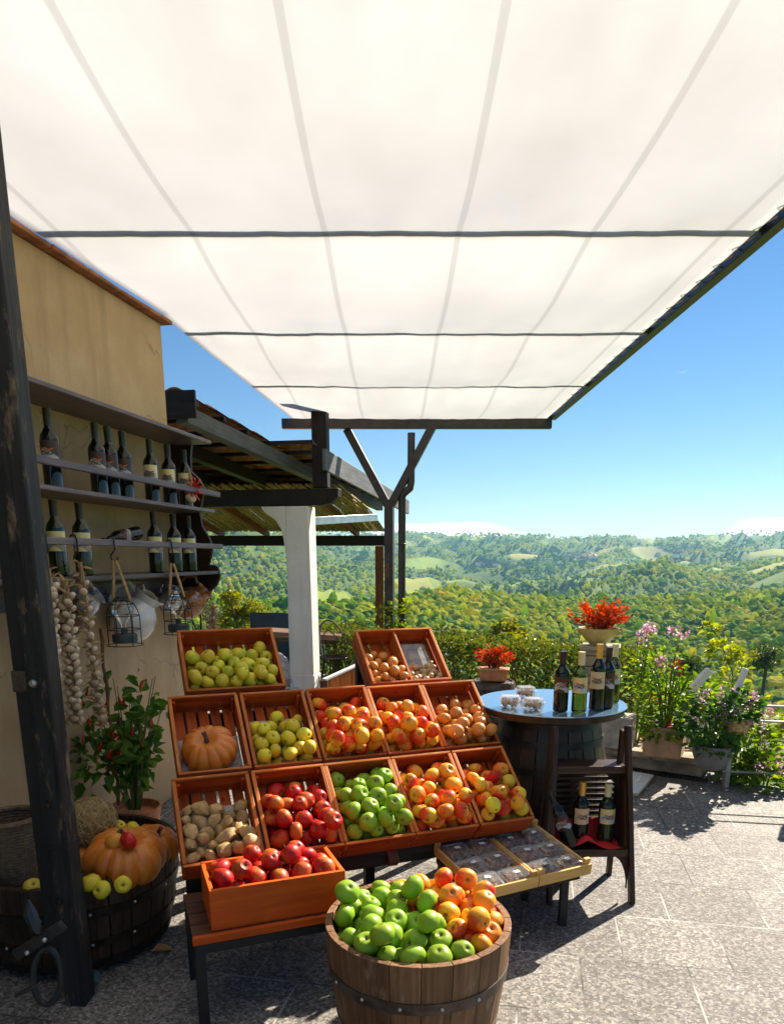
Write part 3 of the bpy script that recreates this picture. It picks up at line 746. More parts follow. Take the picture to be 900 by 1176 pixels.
b = MB(); zz_ = [V((ax1 + (.03 if q % 2 else -.07), ay0 + q * .11, 3.075 + (.03 if q % 2 else .0))) for q in range(69)]; b.tube(zz_, .004, 5); b.build('lacing_rope', 'rope_mat', t)
b = MB(); b.bar((-1.2, py.y, zR + .02), (ax1, py.y, zR + .02), .08, .10); b.build('carrying_beam', 'steel_dark', t, .004)

# ================================================================== WINE SHELF ON THE WALL
def wsp(u, v, x): return wuv(u, v, x)
sx0 = .30
z_b1, z_r1, z_b2, z_r2 = wsp(240, 656, sx0).z, wsp(240, 627, sx0).z, wsp(232, 583, sx0).z, wsp(240, 566, sx0).z
WX = frame(K, E2, -E1, EZ)  # local x off the wall, local y towards the viewer along the wall
WX = frame(K, E1 * -1, E2, EZ)   # x = towards viewer along wall (s), y = off the wall, z up
t = thing('wine_shelf', 'dark wooden wall shelf with scalloped side panel holding wine bottles', 'shelf', WX)
s0, s1 = .02, 4.2
for nm, z, th in (('shelf_board', z_b1, .022), ('shelf_board', z_b2, .022), ('shelf_board', z_b2 + .42, .022)):
    b = MB(); b.hexa([(s1, .005, z - th), (s0, .005, z - th), (s0, sx0, z - th), (s1, sx0, z - th), (s1, .005, z), (s0, .005, z), (s0, sx0, z), (s1, sx0, z)]); b.build(nm, 'shelf_wood', t, .004)
for z in (z_r1, z_r2):
    b = MB(); b.hexa([(s1, sx0 + .002, z - .018), (s0 - .045, sx0 + .002, z - .018), (s0 - .045, sx0 + .024, z - .018), (s1, sx0 + .024, z - .018), (s1, sx0 + .002, z + .014), (s0 - .045, sx0 + .002, z + .014), (s0 - .045, sx0 + .024, z + .014), (s1, sx0 + .024, z + .014)]); b.build('bottle_rail', 'shelf_wood', t, .004)
zpr = wsp(150, 678, .03).z
b = MB(); b.hexa([(s1, .004, zpr - .055), (s0, .004, zpr - .055), (s0, .03, zpr - .055), (s1, .03, zpr - .055), (s1, .004, zpr + .055), (s0, .004, zpr + .055), (s0, .03, zpr + .055), (s1, .03, zpr + .055)]); b.build('peg_rail', 'shelf_wood', t, .004)
for u in (112, 160, 80, 190):
    p = WX.inverted() @ wsp(u, 682, .03); b = MB(); b.tube([p, p + V((0, .05, .0)), p + V((0, .055, .02))], .004, 6); b.build('peg', 'wire_black', t)
def sidepx(u, v): p = WX.inverted() @ wsp(u, v, 0.0); return p
side = [(205, 505), (222, 505), (232, 515), (229, 533), (229, 548), (238, 556), (243, 566), (240, 578), (236, 592), (238, 606), (246, 619), (249, 630), (246, 641), (243, 648), (247, 648), (254, 650), (256, 660), (252, 670), (244, 677), (240, 686), (234, 694), (224, 697), (205, 700)]
poly = [((u - 204) * .00585, 1.6 - (v - 640) * .00588) for u, v in side]
poly = [(max(x, .004), z) for x, z in poly]
b = MB(); b.prism(poly, (-.012, 0, 0), (0, 1, 0), (0, 0, 1), .028); b.build('side_panel', 'shelf_side', t, .003)

# ---- bottles
def bottle(name, X, label, glass, lab, cap, group=None, r=.037, h=.30, back=0.0, front=None):
    t = thing(name, label, 'bottle', X, group)
    b = MB(); b.lathe([(0, .006), (r * .8, .0), (r, .006), (r, h * .62), (r * .93, h * .67), (r * .62, h * .73), (r * .40, h * .78), (r * .38, h * .985), (r * .44, h * .985), (r * .44, h), (0, h)], 22)
    b.build('glass', glass, t)
    a = pi if front is None else front
    b = MB(); b.lathe([(r + .0007, h * .335), (r + .0007, h * .595)], 16, 0, None, True, -pi / 2 - 1.15 , -pi / 2 + 1.15, True); b.build('paper_label', lab, t)
    if cap:
        b = MB(); b.lathe([(r * .42, h * .79), (r * .45, h * .985), (r * .47, h * .99), (r * .45, h * 1.006), (0, h * 1.006)], 16); b.build('capsule', cap, t)
    return t
def face_cam(p, jit=0.0):
    return rotz(p, atan2(p.x, p.y) * -1 + jit)
for u, g, lb in ((62, 'green_glass', 'leftmost green wine bottle on the lower wall shelf, half hidden by the dark post'), (68, 'green_glass', 'green wine bottle on the lower wall shelf nearest the dark post'), (97, 'green_glass', 'green wine bottle standing beside the lying bottle on the lower wall shelf'),
                 (180, 'dark_glass', 'first of three bottles standing right of the lying bottle on the lower wall shelf'), (202, 'dark_glass', 'middle of three dark bottles at the far end of the lower wall shelf'), (219, 'dark_glass', 'last dark bottle against the scalloped side panel on the lower wall shelf')):
    if u == 62: u = 40
    p = wsp(u, 650, .22); p = V((p.x, p.y, z_b1 + .001))
    bottle('wine_bottle', face_cam(p, rnd.uniform(-.2, .2)), lb, g, 'label_cream', 'black_cap', 'bottles on the lower wall shelf', r=.041, h=.335)
p = wsp(137, 634, .16); p.z = z_b1 + .11 
q = Matrix.Translation(wsp(157, 640, .17) * 1.0)
pl = wsp(158, 606, .20); d = (E1 * -.93 + E2 * -.1 + EZ * -.16).normalized(); xx = d.cross(EZ).normalized()
pl = V((pl.x, pl.y, z_r1 + .060))
bottle('wine_bottle', frame(pl, xx, d.cross(xx), d) @ Matrix.Rotation(radians(-75), 4, 'Z'), 'dark wine bottle lying on its side on the lower wall shelf', 'dark_glass', 'label_grey', 'black_cap', 'bottles on the lower wall shelf')
for u in (64, 116, 130, 146, 176, 196, 214):
    p = wsp(u, 575, .21); p = V((p.x, p.y, z_b2 + .001))
    bottle('wine_bottle', face_cam(p, rnd.uniform(-.3, .3)), 'wine bottle standing in the row on the upper wall shelf', 'dark_glass', 'label_cream' if u > 170 else 'label_grey', 'black_cap', 'bottles on the upper wall shelf', r=.041, h=.335)

# ---- S hooks on the rail
def hook(u, v0, v1, lb):
    p = wsp(u, v0, sx0 + .013); q = wsp(u, v1, sx0 + .03); hgt = p.z - q.z; b = MB(); pts = []
    for k in range(9): a = pi * k / 8; pts.append(V((-.018 * cos(a), 0, .022 * sin(a))))
    pts = [V((-.02, 0, -.02))] + pts + [V((.018, 0, -hgt * .55)), V((-.006, 0, -hgt * .85))]
    for k in range(7): a = pi * k / 6; pts.append(V((.012 - .018 * cos(a), .0, -hgt + .0 - .018 * sin(a))))
    b.tube(pts, .0038, 7); b.build('s_hook', 'wire_black', None, X=frame(p, E2, -E1, EZ)); o = bpy.data.objects[-1] if False else None
    return b
HOOKS = []
for u, v0, v1, lb in ((48, 616, 648, 'black S hook on the shelf rail holding the thick garlic braid'), (84, 620, 642, 'black S hook on the shelf rail holding the thin garlic string'), (127, 621, 640, 'black S hook holding the larger wire lantern'), (194, 625, 644, 'black S hook holding the smaller wire lantern')):
    p = wsp(u, v0, sx0 + .013); q = wsp(u, v1, sx0 + .03); hgt = p.z - q.z; b = MB()
    pts = [V((-.02, 0, -.02))] + [V((-.018 * cos(pi * k / 8), 0, .022 * sin(pi * k / 8))) for k in range(9)] + [V((.018, 0, -hgt * .55)), V((-.004, 0, -hgt * .85))] + [V((.012 - .018 * cos(pi * k / 6), 0, -hgt - .018 * sin(pi * k / 6))) for k in range(7)]
    b.tube(pts, .0042, 7); tag(b.build('hook', 'wire_black', None, X=frame(p, E2, -E1, EZ)), lb, 'hook', 'hooks on the shelf rail')
    HOOKS.append(p + E2 * .012 - EZ * (hgt + .014))

# ---- garlic braids
def braid(name, top, bot, n, wid, rad, lb, tuft=.05, seed=1):
    r = random.Random(seed); t = thing(name, lb, 'garlic braid', Matrix.Translation(top)); D = bot - top
    b = MB(); m = 14
    for k in range(5):
        ph = k * 2.1; b.tube([D * (i / m) + V((.35 * wid * sin(i * 1.3 + ph), .35 * wid * cos(i * 1.1 + ph), 0)) for i in range(m + 1)], .006, 5)
    for k in range(110):
        p = D * r.random() + V((r.uniform(-1, 1) * wid * .6, r.uniform(-1, 1) * wid * .5, 0)); b.leaf(p, (r.uniform(-1, 1), r.uniform(-1, 1), r.uniform(-.3, 1)), (r.uniform(-1, 1), r.uniform(-1, 1), .3), r.uniform(.03, .065), .014, 0)
    b.build('dried_stalks', 'dry_husk', t)
    b = MB(); b.tube([D * .03 + V((0, 0, .0)), V((0, 0, 0))], .004, 6); b.build('string', 'white_paper', t)
    for k in range(n):
        f = .10 + .90 * (k + r.random() * .5) / n; a = k * 2.4 + r.random()
        o = bpy.data.objects.new('garlic_bulb', FRUIT['garlic'][k % 2]); COL.objects.link(o)
        s = rad / R0 * r.uniform(.85, 1.15); off = V((cos(a) * wid, sin(a) * wid * .8 , 0)) ; p = D * f + off
        qd = V((cos(a + pi), sin(a + pi), 1.1)).normalized()
        o.parent = t; o.matrix_local = Matrix.Translation(p) @ V((0, 0, 1)).rotation_difference(qd).to_matrix().to_4x4() @ Matrix.Scale(s, 4)
    return t
braid('garlic_braid', HOOKS[0], wsp(70, 840, .27) + V((-.03, -.02, 0)), 78, .030, .0185, 'thick braid of garlic bulbs hanging right next to the dark post', seed=3)
braid('garlic_braid', HOOKS[0] + V((.045, .05, -.05)), wsp(87, 832, .24), 52, .026, .0185, 'second garlic braid tucked behind the thick one, its lowest bulbs clustered', seed=4)
braid('garlic_braid', HOOKS[1] + V((.01, 0, 0)), wsp(116, 834, .20), 30, .016, .0185, 'thin single string of garlic hanging in front of the beige wall', seed=5)
braid('garlic_braid', wsp(244, 696, .19), wsp(245, 730, .19), 6, .020, .020, 'short bunch of garlic hanging below the end of the wall shelf', seed=6)
t = thing('garlic_bunch', 'garlic bulb tied with dried red chillies at the end of the upper shelf rail', 'garlic', Matrix.Translation(wsp(219, 572, .275)))
o = bpy.data.objects.new('garlic_bulb', FRUIT['garlic'][0]); COL.objects.link(o); o.parent = t; o.scale = (.85,) * 3; o.rotation_euler = (.3, .5, 0)
b = MB(); b.tube([(0, 0, .02), (.01, -.01, .09), (.0, 0, .17)], [.012, .018, .006], 6); b.build('stalk', 'dry_husk', t)
for k in range(9):
    a = k * .7; b = MB(); b.tube([(.03, -.01, .06), (.03 + .04 * cos(a), -.02, .06 + .05 * sin(a)), (.03 + .06 * cos(a + .3), -.015, .05 + .075 * sin(a + .3))], [.006, .007, .002], 6); b.build('dried_chili', 'pepper_skin', t)

# ---- lanterns
def lantern(pb, hk, R, H, lb):
    t = thing('wire_lantern', lb, 'lantern', Matrix.Translation(pb))
    b = MB(); b.lathe([(0, .012), (R * .72, .012), (R * .78, .016), (R * .78, .05), (R * .7, .055), (R * .2, .055), (R * .2, .085), (0, .085)], 24); b.build('base', 'lantern_base', t)
    b = MB()
    for rr, z in ((R * 1.12, .0), (R * 1.0, H * .33), (R, H * .62), (R * .72, H * .86), (R * .34, H)):
        b.tube([(rr * cos(a), rr * sin(a), z) for a in np.linspace(0, 2 * pi, 25)[:-1]], .0026, 6, 0, True)
    for k in range(6):
        a = k * pi / 3 + .3; b.tube([(rr * cos(a), rr * sin(a), z) for rr, z in ((R * 1.0, 0), (R, H * .62), (R * .9, H * .74), (R * .72, H * .86), (R * .34, H))], .0026, 6)
    b.build('wire_cage', 'wire_black', t)
    b = MB(); b.lathe([(0, H * .42 - .0), (.012, .085), (.014, .10)][1:] + [(R * .30, H * .50), (R * .62, H * .66), (R * .66, H * .76), (R * .5, H * .87), (R * .2, H * .93), (0, H * .94)], 20); b.build('bulb', 'bulb_glass', t)
    k = hk - pb; b = MB()
    for sx in (-1, 1): b.tube([(sx * R * .55, 0, H * .93), (sx * R * .55 * .9, 0, H * 1.02), k + V((sx * .006, 0, 0))], .0075, 8)
    b.build('rope_handle', 'rope_mat', t)
    b = MB(); b.bar((-R * .6, 0, H * .93), (R * .6, 0, H * .93), .006, .006); b.build('handle_wire', 'wire_black', t)
p1 = wsp(135, 740, .30); h1 = HOOKS[2]; p1 = V((h1.x + .025, h1.y - .02, p1.z)); 
lantern(p1, h1, .078, .235, 'larger black wire lantern with a glass bulb hanging by a rope, nearer the garlic')
p2 = wsp(198, 727, .29); h2 = HOOKS[3]; p2 = V((h2.x + .015, h2.y - .01, p2.z)); lantern(p2, h2, .078, .225, 'smaller black wire lantern hanging just left of the top apple crate')

# ---- jugs on the peg rail
def jug(p, mat, R, lb, ang=0., tilt=.5, cat='jug'):
    R = R * 1.32
    X = Matrix.Translation(p) @ Matrix.Rotation(ang, 4, 'Z') @ Matrix.Rotation(tilt, 4, 'Y')
    t = thing('jug', lb, cat, X, 'jugs hanging under the wall shelf')
    b = MB(); b.lathe([(0, -R * .95), (R * .6, -R * .95), (R * .95, -R * .35), (R, .1 * R), (R * .85, R * .6), (R * .55, R * .95), (R * .62, R * 1.3), (R * .58, R * 1.3), (R * .5, R * .97), (R * .75, R * .5), (R * .85, 0), (0, -R * .85)], 26); b.build('body', mat, t)
    b = MB(); b.tube([(-R * .55, 0, R * 1.15), (-R * 1.0, 0, R * 1.35), (-R * 1.35, 0, R * .9), (-R * 1.3, 0, R * .3), (-R * .93, 0, -R * .05)], R * .11, 8); b.build('handle', mat, t)
    b = MB(); b.prism([(R * .5, R * 1.0), (R * .80, R * 1.34), (R * .5, R * 1.29)], (0, R * .12, 0), (1, 0, 0), (0, 0, 1), R * .24); b.build('spout', mat, t, R * .05)
    return t
jug(wsp(153, 712, .14), 'white_ceramic', .095, 'large white jug hanging behind the larger wire lantern', -A11 + .5, .6)
jug(wsp(162, 696, .15), 'cream_ceramic', .055, 'small cream jug hanging beside the large white jug', -A11 - .4, .9)
jug(wsp(96, 694, .13), 'blue_jug', .055, 'white and blue jug hanging behind the thin garlic string', -A11 + .3, 1.0)
jug(wsp(78, 712, .10), 'chain_brown', .062, 'dark brown jug hanging between the garlic braids', -A11, .8)
jug(wsp(218, 692, .14), 'painted_jug', .078, 'brown painted jug hanging behind the smaller wire lantern', -A11 + .2, .9)
jug(wsp(195, 690, .12), 'silver_jug', .055, 'shiny silvery jug hanging inside the row behind the smaller lantern', -A11 - .3, .5)
b = MB(); b.bar((0, 0, 0), (.035, 0, -.12), .02, .008); tag(b.build('black_handle', 'wire_black', None, .003, X=Matrix.Translation(wsp(221, 712, .16))), 'black utensil handle hanging below the painted jug', 'utensil')
# small framed mirror behind the shelf end
X = frame(wsp(238, 712, .10), E2, -E1, EZ); t = thing('hanging_frame', 'small wooden frame with glass hanging at the end of the house wall', 'frame', X)
b = MB()
for a, c in (((-.05, 0, -.09), (.05, 0, -.09)), ((-.05, 0, .08), (.05, 0, .08)), ((-.05, 0, -.09), (-.05, 0, .08)), ((.05, 0, -.09), (.05, 0, .08))): b.bar(a, c, .01, .01)
b.build('wooden_frame', 'bench_wood', t); b = MB(); b.box((0, 0, -.005), (.09, .003, .16)); b.build('glass', 'clear_plastic', t)

# ================================================================== DARK POST AND IRONWORK (left foreground)
pb = V((-1.158, 2.40, 0))
t = thing('timber_post', 'worn dark timber post standing in front of the pumpkin tub', 'post', Xat(pb, -.05))
b = MB(); b.box((0, 0, 1.51), (.078, .085, 3.02)); b.build('upright', 'post_wood', t, .006)
b = MB(); b.box((-.078, .03, 1.6), (.05, .06, 2.8)); b.build('back_upright', 'black_metal', t, .004)
for z in (1.20, .78, .42):
    b = MB(); b.lathe([(0, 0), (.014, 0), (.012, .008), (0, .011)], 12, 0, Matrix.Translation((-.012, -.044, z)) @ Matrix.Rotation(pi / 2, 4, 'X')); b.build('bolt', 'rivet_metal' if z > 1 else 'dark_hoop', t)
b = MB(); b.box((-.075, -.005, 1.2), (.055, .02, .07)); b.build('bracket', 'iron_hoop', t, .003)
b = MB(); b.box((.0, 0, .62), (.082, .089, .008)); b.build('joint_band', 'black_metal', t)
pi0 = atd(80, 1120, 2.33)
t = thing('iron_scrollwork', 'black iron scrollwork with an oval ring at the foot of the dark post', 'ironwork', Matrix.Translation(V((pi0.x, pi0.y, 0))))
def loc(u, v, d=2.30): return atd(u, v, d) - V((pi0.x, pi0.y, 0))
b = MB(); b.bar(loc(18, 1098), loc(73, 1063), .025, .035); b.build('sloping_bar', 'black_metal', t, .004)
b = MB(); b.bar(loc(18, 1144), loc(46, 1130), .02, .012); b.build('lower_bar', 'steel_dark', t, .003)
b = MB(); c0, c1, c2 = loc(54, 1122), loc(70, 1122) - loc(54, 1122), loc(54, 1090) - loc(54, 1122)
b.tube([c0 + c1 * cos(a) + c2 * sin(a) for a in np.linspace(0, 2 * pi, 29)[:-1]], .010, 8, 0, True); b.build('oval_ring', 'black_metal', t)
b = MB(); b.tube([loc(32, 1033), loc(35, 1050), loc(42, 1068), loc(48, 1076)], [.004, .022, .018, .004], 8); b.build('leaf_tongue', 'steel_dark', t)
for u, v in ((51, 1080), (31, 1095)):
    b = MB(); b.blob(loc(u, v, 2.27), .008, 8, 6, 0, 0); b.build('screw_head', 'rivet_metal', t)
b = MB(); b.lathe([(0, -.012), (.024, -.012), (.026, 0), (.024, .012), (0, .012)], 16, 0, Matrix.Rotation(1.3, 4, 'Y')); p = atz(109, 1123, .026)
tag(b.build('caster_wheel', 'blue_plastic', None, X=Matrix.Translation(p)), 'small bluish caster wheel on the floor beside the dark post', 'wheel')
b = MB(); b.leaf((0, 0, .012), (1, .3, .0), (0, -.3, 1), .09, .045, 0, .4); b.leaf((-.02, .01, .012), (-1, .2, .1), (0, .2, 1), .05, .03, 0, .4)
tag(b.build('fallen_leaf', 'dry_leaf', None, X=Matrix.Translation(atz(174, 1096, 0))), 'dry curled brown leaf on the floor by the pumpkin tub', 'leaf')

# ================================================================== STAVED TUBS AND BARRELS
def staved(prof_o, th, n, mat=0, mb=None, gap=.004):
    """ring of staves from an outer profile [(r,z)..], wall thickness th"""
    b = mb or MB(); m = len(prof_o)
    for k in range(n):
        a0, a1 = 2 * pi * k / n + gap / prof_o[0][0] / 2, 2 * pi * (k + 1) / n - gap / prof_o[0][0] / 2; vs, gr = [], []; off = rnd.random() * 9
        seg = 3
        for j in range(seg + 1):
            a = a0 + (a1 - a0) * j / seg
            for side in (0, 1):
                for (r, z) in prof_o:
                    r2 = r - side * th; vs.append((r2 * cos(a), r2 * sin(a), z)); gr.append((z + off, (j / seg) * .1 + off, side * .05))
        fs = []; W = 2 * m
        for j in range(seg):
            for i in range(m - 1):
                o0, o1 = j * W + i, (j + 1) * W + i
                fs.append((o0, o1, o1 + 1, o0 + 1)); fs.append((o0 + m, o0 + m + 1, o1 + m + 1, o1 + m))
            fs.append((j * W + m - 1, (j + 1) * W + m - 1, (j + 1) * W + 2 * m - 1, j * W + 2 * m - 1))
            fs.append((j * W, j * W + m, (j + 1) * W + m, (j + 1) * W))
        for j in (0, seg):
            for i in range(m - 1):
                o0 = j * W + i; fs.append((o0, o0 + 1, o0 + m + 1, o0 + m) if j == 0 else (o0, o0 + m, o0 + m + 1, o0 + 1))
        b.add(vs, fs, mat, False, gr)
    return b
def hoop(t, r0, z0, r1, z1, mat, th=.004, rivets=0, a_f=-pi / 2):
    b = MB(); b.lathe([(r0 + .0015, z0), (r0 + th, z0), (r1 + th, z1), (r1 + .0015, z1)], 48); h = b.build('hoop', mat, t)
    for k in range(rivets):
        a = a_f + (k - rivets / 2) * .42; r = (r0 + r1) / 2 + th
        b = MB(); b.blob((r * cos(a), r * sin(a), (z0 + z1) / 2), .0065, 8, 5, 0, 0); b.build('rivet', 'rivet_metal', h)
# ---- front apple tub
pt = V((.085, 2.185, 0)); t = thing('apple_tub', 'half wine barrel heaped with green and orange apples in the foreground', 'tub', Matrix.Translation(pt))
RO = lambda z: .245 + .060 * sin(min(z / .50, 1) * pi / 2)
prof = [(RO(z), z) for z in np.linspace(.0, .45, 8)]
staved(prof, .024, 20, gap=.0015).build('staves', ['tub_wood'], t, .002)
for z0, z1, rv in ((.285, .325, 5), (.10, .14, 5)): hoop(t, RO(z0), z0, RO(z1), z1, 'iron_hoop', .004, rv)
b = MB(); b.lathe([(0, .30), (.255, .30), (.255, .31), (0, .31)], 24); b.build('inner_bottom', 'tub_inner', t)
P, Rr = pack(96, .0395, 0, 0, 0, (0, 0, -1), 12, floor=lambda q: .318 + .062 * (1 - (np.minimum(q, .27) / .27) ** 2), cyl=.282, rvar=.09)
XT = Matrix.Translation(pt); gi = [i for i in range(len(P)) if not (P[i][0] * .80 + P[i][1] * .45 > .035)]; oi = [i for i in range(len(P)) if i not in gi]
put_fruit('green_apple', P[gi], Rr[gi], XT, 'green_apple', 'green apple heaped in the half barrel in the foreground', 'apple', 'green apples in the front tub', 1)
put_fruit(['orange_apple', 'orange_apple', 'mixed_apple', 'orange_apple'], P[oi], Rr[oi], XT, 'orange_apple', 'orange-yellow apple heaped in the half barrel in the foreground', 'apple', 'orange apples in the front tub', 2)

# ---- pumpkin tub
pt2 = V((-1.34, 2.88, 0)); t = thing('pumpkin_tub', 'large dark half barrel of pumpkins standing behind the dark post', 'tub', Matrix.Translation(pt2))
RO2 = lambda z: .355 + .065 * sin(min(z / .44, 1) * pi / 2)
staved([(RO2(z), z) for z in np.linspace(.03, .412, 8)], .026, 28).build('staves', ['dark_tub'], t, .003)
for z0, z1, rv in ((.265, .305, 6), (.13, .165, 4), (.035, .07, 0)): hoop(t, RO2(z0), z0, RO2(z1), z1, 'dark_hoop', .004, rv, -pi / 2 + .5)
b = MB(); b.lathe([(0, .315), (.385, .30), (.385, .28), (0, .28)], 24); b.build('straw_bed', 'straw', t)
def pumpkin(p, R, flat, ribs, lb, skin='pumpkin_skin', tilt=(0, 0), depth=.13):
    b = MB(); seg = ribs * 8; n = 16; prof = []
    vs = []; fs = []; r = random.Random(int(R * 1e4)); amp = [r.uniform(.85, 1.1) for _ in range(ribs)]
    for j in range(seg):
        a0_ = 2 * pi * j / seg; a = a0_; aw = a0_ + .16 * sin(2 * a0_ + R * 90) / 1.0 + .09 * sin(3 * a0_ + R * 40); k = abs(cos(aw * ribs / 2)); rib = amp[int(j / 8 + .5) % ribs] if True else 1
        for i in range(n + 1):
            th = pi * i / n; rr = sin(th) ** .85; z = cos(th) * flat - .30 * math.exp(-(rr / .30) ** 2) * (1 if i < n / 2 else -.6)
            groove = 1 - depth * (1 - (1 - (1 - k)) ** .0 * abs(sin(aw * ribs / 2)) ** .45) * min(1, rr * 1.5)
            q = rr * groove * (.96 + .04 * rib); nz = noise.noise(V((cos(a) * rr * 1.3, sin(a) * rr * 1.3, z * 1.3 + R * 100))); q *= 1 + .07 * nz + .018 * noise.noise(V((cos(a) * rr * 6, sin(a) * rr * 6, z * 6 + R * 100))); vs.append((q * cos(a) * R, q * sin(a) * R, (z + .06 * nz) * R * (.9 + .1 * groove)))
    for j in range(seg):
        for i in range(n):
            a_, b_ = j * (n + 1) + i, ((j + 1) % seg) * (n + 1) + i; fs.append((a_, a_ + 1, b_ + 1, b_))
    X = Matrix.Translation(p) @ Matrix.Rotation(tilt[0], 4, 'X') @ Matrix.Rotation(tilt[1], 4, 'Y') @ Matrix.Rotation(rnd.random() * 6, 4, 'Z')
    t = thing('pumpkin', lb, 'pumpkin', X)
    b.add(vs, fs, 0, True); b.build('flesh', skin, t)
    b = MB(); b.tube([(0, 0, flat * R - .26 * R), (.02 * R, .0, flat * R - .05 * R), (.10 * R, .05 * R, flat * R + .12 * R)], [.10 * R, .065 * R, .085 * R], 9); b.build('stalk', 'stem_brown', t)
    return t
pumpkin(atd(144, 985, 2.93), .166, .62, 11, 'large orange pumpkin leaning on the rim of the dark tub', 'dark_pumpkin_skin', (.15, .1), .18)
pumpkin(atd(178, 970, 3.08), .115, .62, 10, 'smaller pumpkin behind the large one at the right rim of the dark tub', 'dark_pumpkin_skin', (.0, .35), .18)
pumpkin(atd(98, 982, 3.05), .085, .62, 10, 'small brownish pumpkin half hidden between straw basket and large pumpkin', 'dark_pumpkin_skin', (-.2, 0), .14)
def single(kind, p, s, name, lb, cat, mat=None, tilt=None):
    o = bpy.data.objects.new(name, FRUIT[kind][0] if mat is None else mat); COL.objects.link(o)
    o.matrix_world = Matrix.Translation(p) @ randq(rnd, tilt).to_matrix().to_4x4() @ Matrix.Scale(s / R0, 4); return tag(o, lb, cat)
TOM = scale_mesh(apple_mesh('tomato_skin', 3, .85, .5, False), R0); ORA = scale_mesh(apple_mesh('orange_skin', 4, .95, .3, False), R0)
single('red_apple', atd(147.5, 966, 2.82), .036, 'tomato', 'shiny red tomato on top of the large pumpkin', 'tomato', TOM)
single('red_apple', atd(131, 967, 2.85), .037, 'orange_fruit', 'orange fruit next to the red tomato on the large pumpkin', 'orange', ORA)
for u, v, d, s, lb in ((104, 1014, 2.69, .037, 'big yellow apple against the dark post at the rim of the pumpkin tub'), (117, 1022, 2.68, .034, 'yellow apple lying low under the large pumpkin'), (141, 1016, 2.70, .032, 'yellow apple wedged at the rim below the middle of the large pumpkin'),
                       (38, 1020, 2.72, .036, 'yellow-green apple at the left end of the pumpkin tub, left of the post'), (56, 1018, 2.78, .035, 'yellow apple peeking out from behind the dark post'), (137, 950, 3.12, .030, 'pale yellow apple behind the orange fruit'), (153, 953, 3.02, .036, 'yellow apple behind the red tomato'),
                       (168, 955, 3.12, .032, 'yellow-green apple between the tomato and the smaller pumpkin'), (183, 957, 3.2, .034, 'yellow-green apple at the back rim of the pumpkin tub'), (92, 998, 2.86, .034, 'green-yellow apple squeezed between the post and the large pumpkin')):
    single('yellow_apple' if 'green' not in lb else 'quince', atd(u, v, d), s, 'yellow_apple', lb, 'apple')
# wicker baskets
def basket(p, R, H, mat, lb, tilt=0., straw=None):
    X = Matrix.Translation(p) @ Matrix.Rotation(tilt, 4, 'X'); t = thing('wicker_basket', lb, 'basket', X); b = MB()
    n = int(H / .012)
    for i in range(n):
        z = i * .012; r = R * (.8 + .2 * z / H); b.tube([((r + .004 * sin(k * pi + i * pi)) * cos(k * 2 * pi / 36), (r + .004 * sin(k * pi / 1 + i * pi)) * sin(k * 2 * pi / 36), z) for k in range(36)], .007, 5, 0, True)
    for k in range(18):
        a = k * 2 * pi / 18; b.tube([(R * .8 * cos(a), R * .8 * sin(a), 0), (R * cos(a), R * sin(a), H)], .006, 5)
    b.build('weave', mat, t)
    b = MB(); b.tube([(R * cos(a), R * sin(a), H) for a in np.linspace(0, 2 * pi, 33)[:-1]], .013, 7, 0, True); b.build('rim', mat, t)
    return t
basket(atd(20, 1012, 2.92), .115, .27, 'wicker', 'tall brown wicker basket left of the dark post')
basket(atd(106, 965, 3.2) + V((-.03, .04, .0)), .115, .15, 'dark_wicker', 'dark wicker basket tipped over around a straw bundle', .9)
t = thing('straw_bundle', 'ball of dry straw and hay stuffed in the tipped dark basket', 'straw', Matrix.Translation(atd(104, 945, 3.05))); b = MB(); r = random.Random(2)
b.blob((0, .01, 0), .085, 14, 10, 0, .3)
for k in range(420):
    a, c = r.random() * 6.28, r.uniform(-1, 1); d = V((cos(a) * sqrt(1 - c * c), sin(a) * sqrt(1 - c * c), c)); tt = d.cross(V((r.uniform(-1, 1), r.uniform(-1, 1), r.uniform(-1, 1)))).normalized(); q = d * r.uniform(.075, .105)
    b.tube([q - tt * .04, q + d * .008, q + tt * .045], .0016, 4)
b.build('straw', 'straw', t)

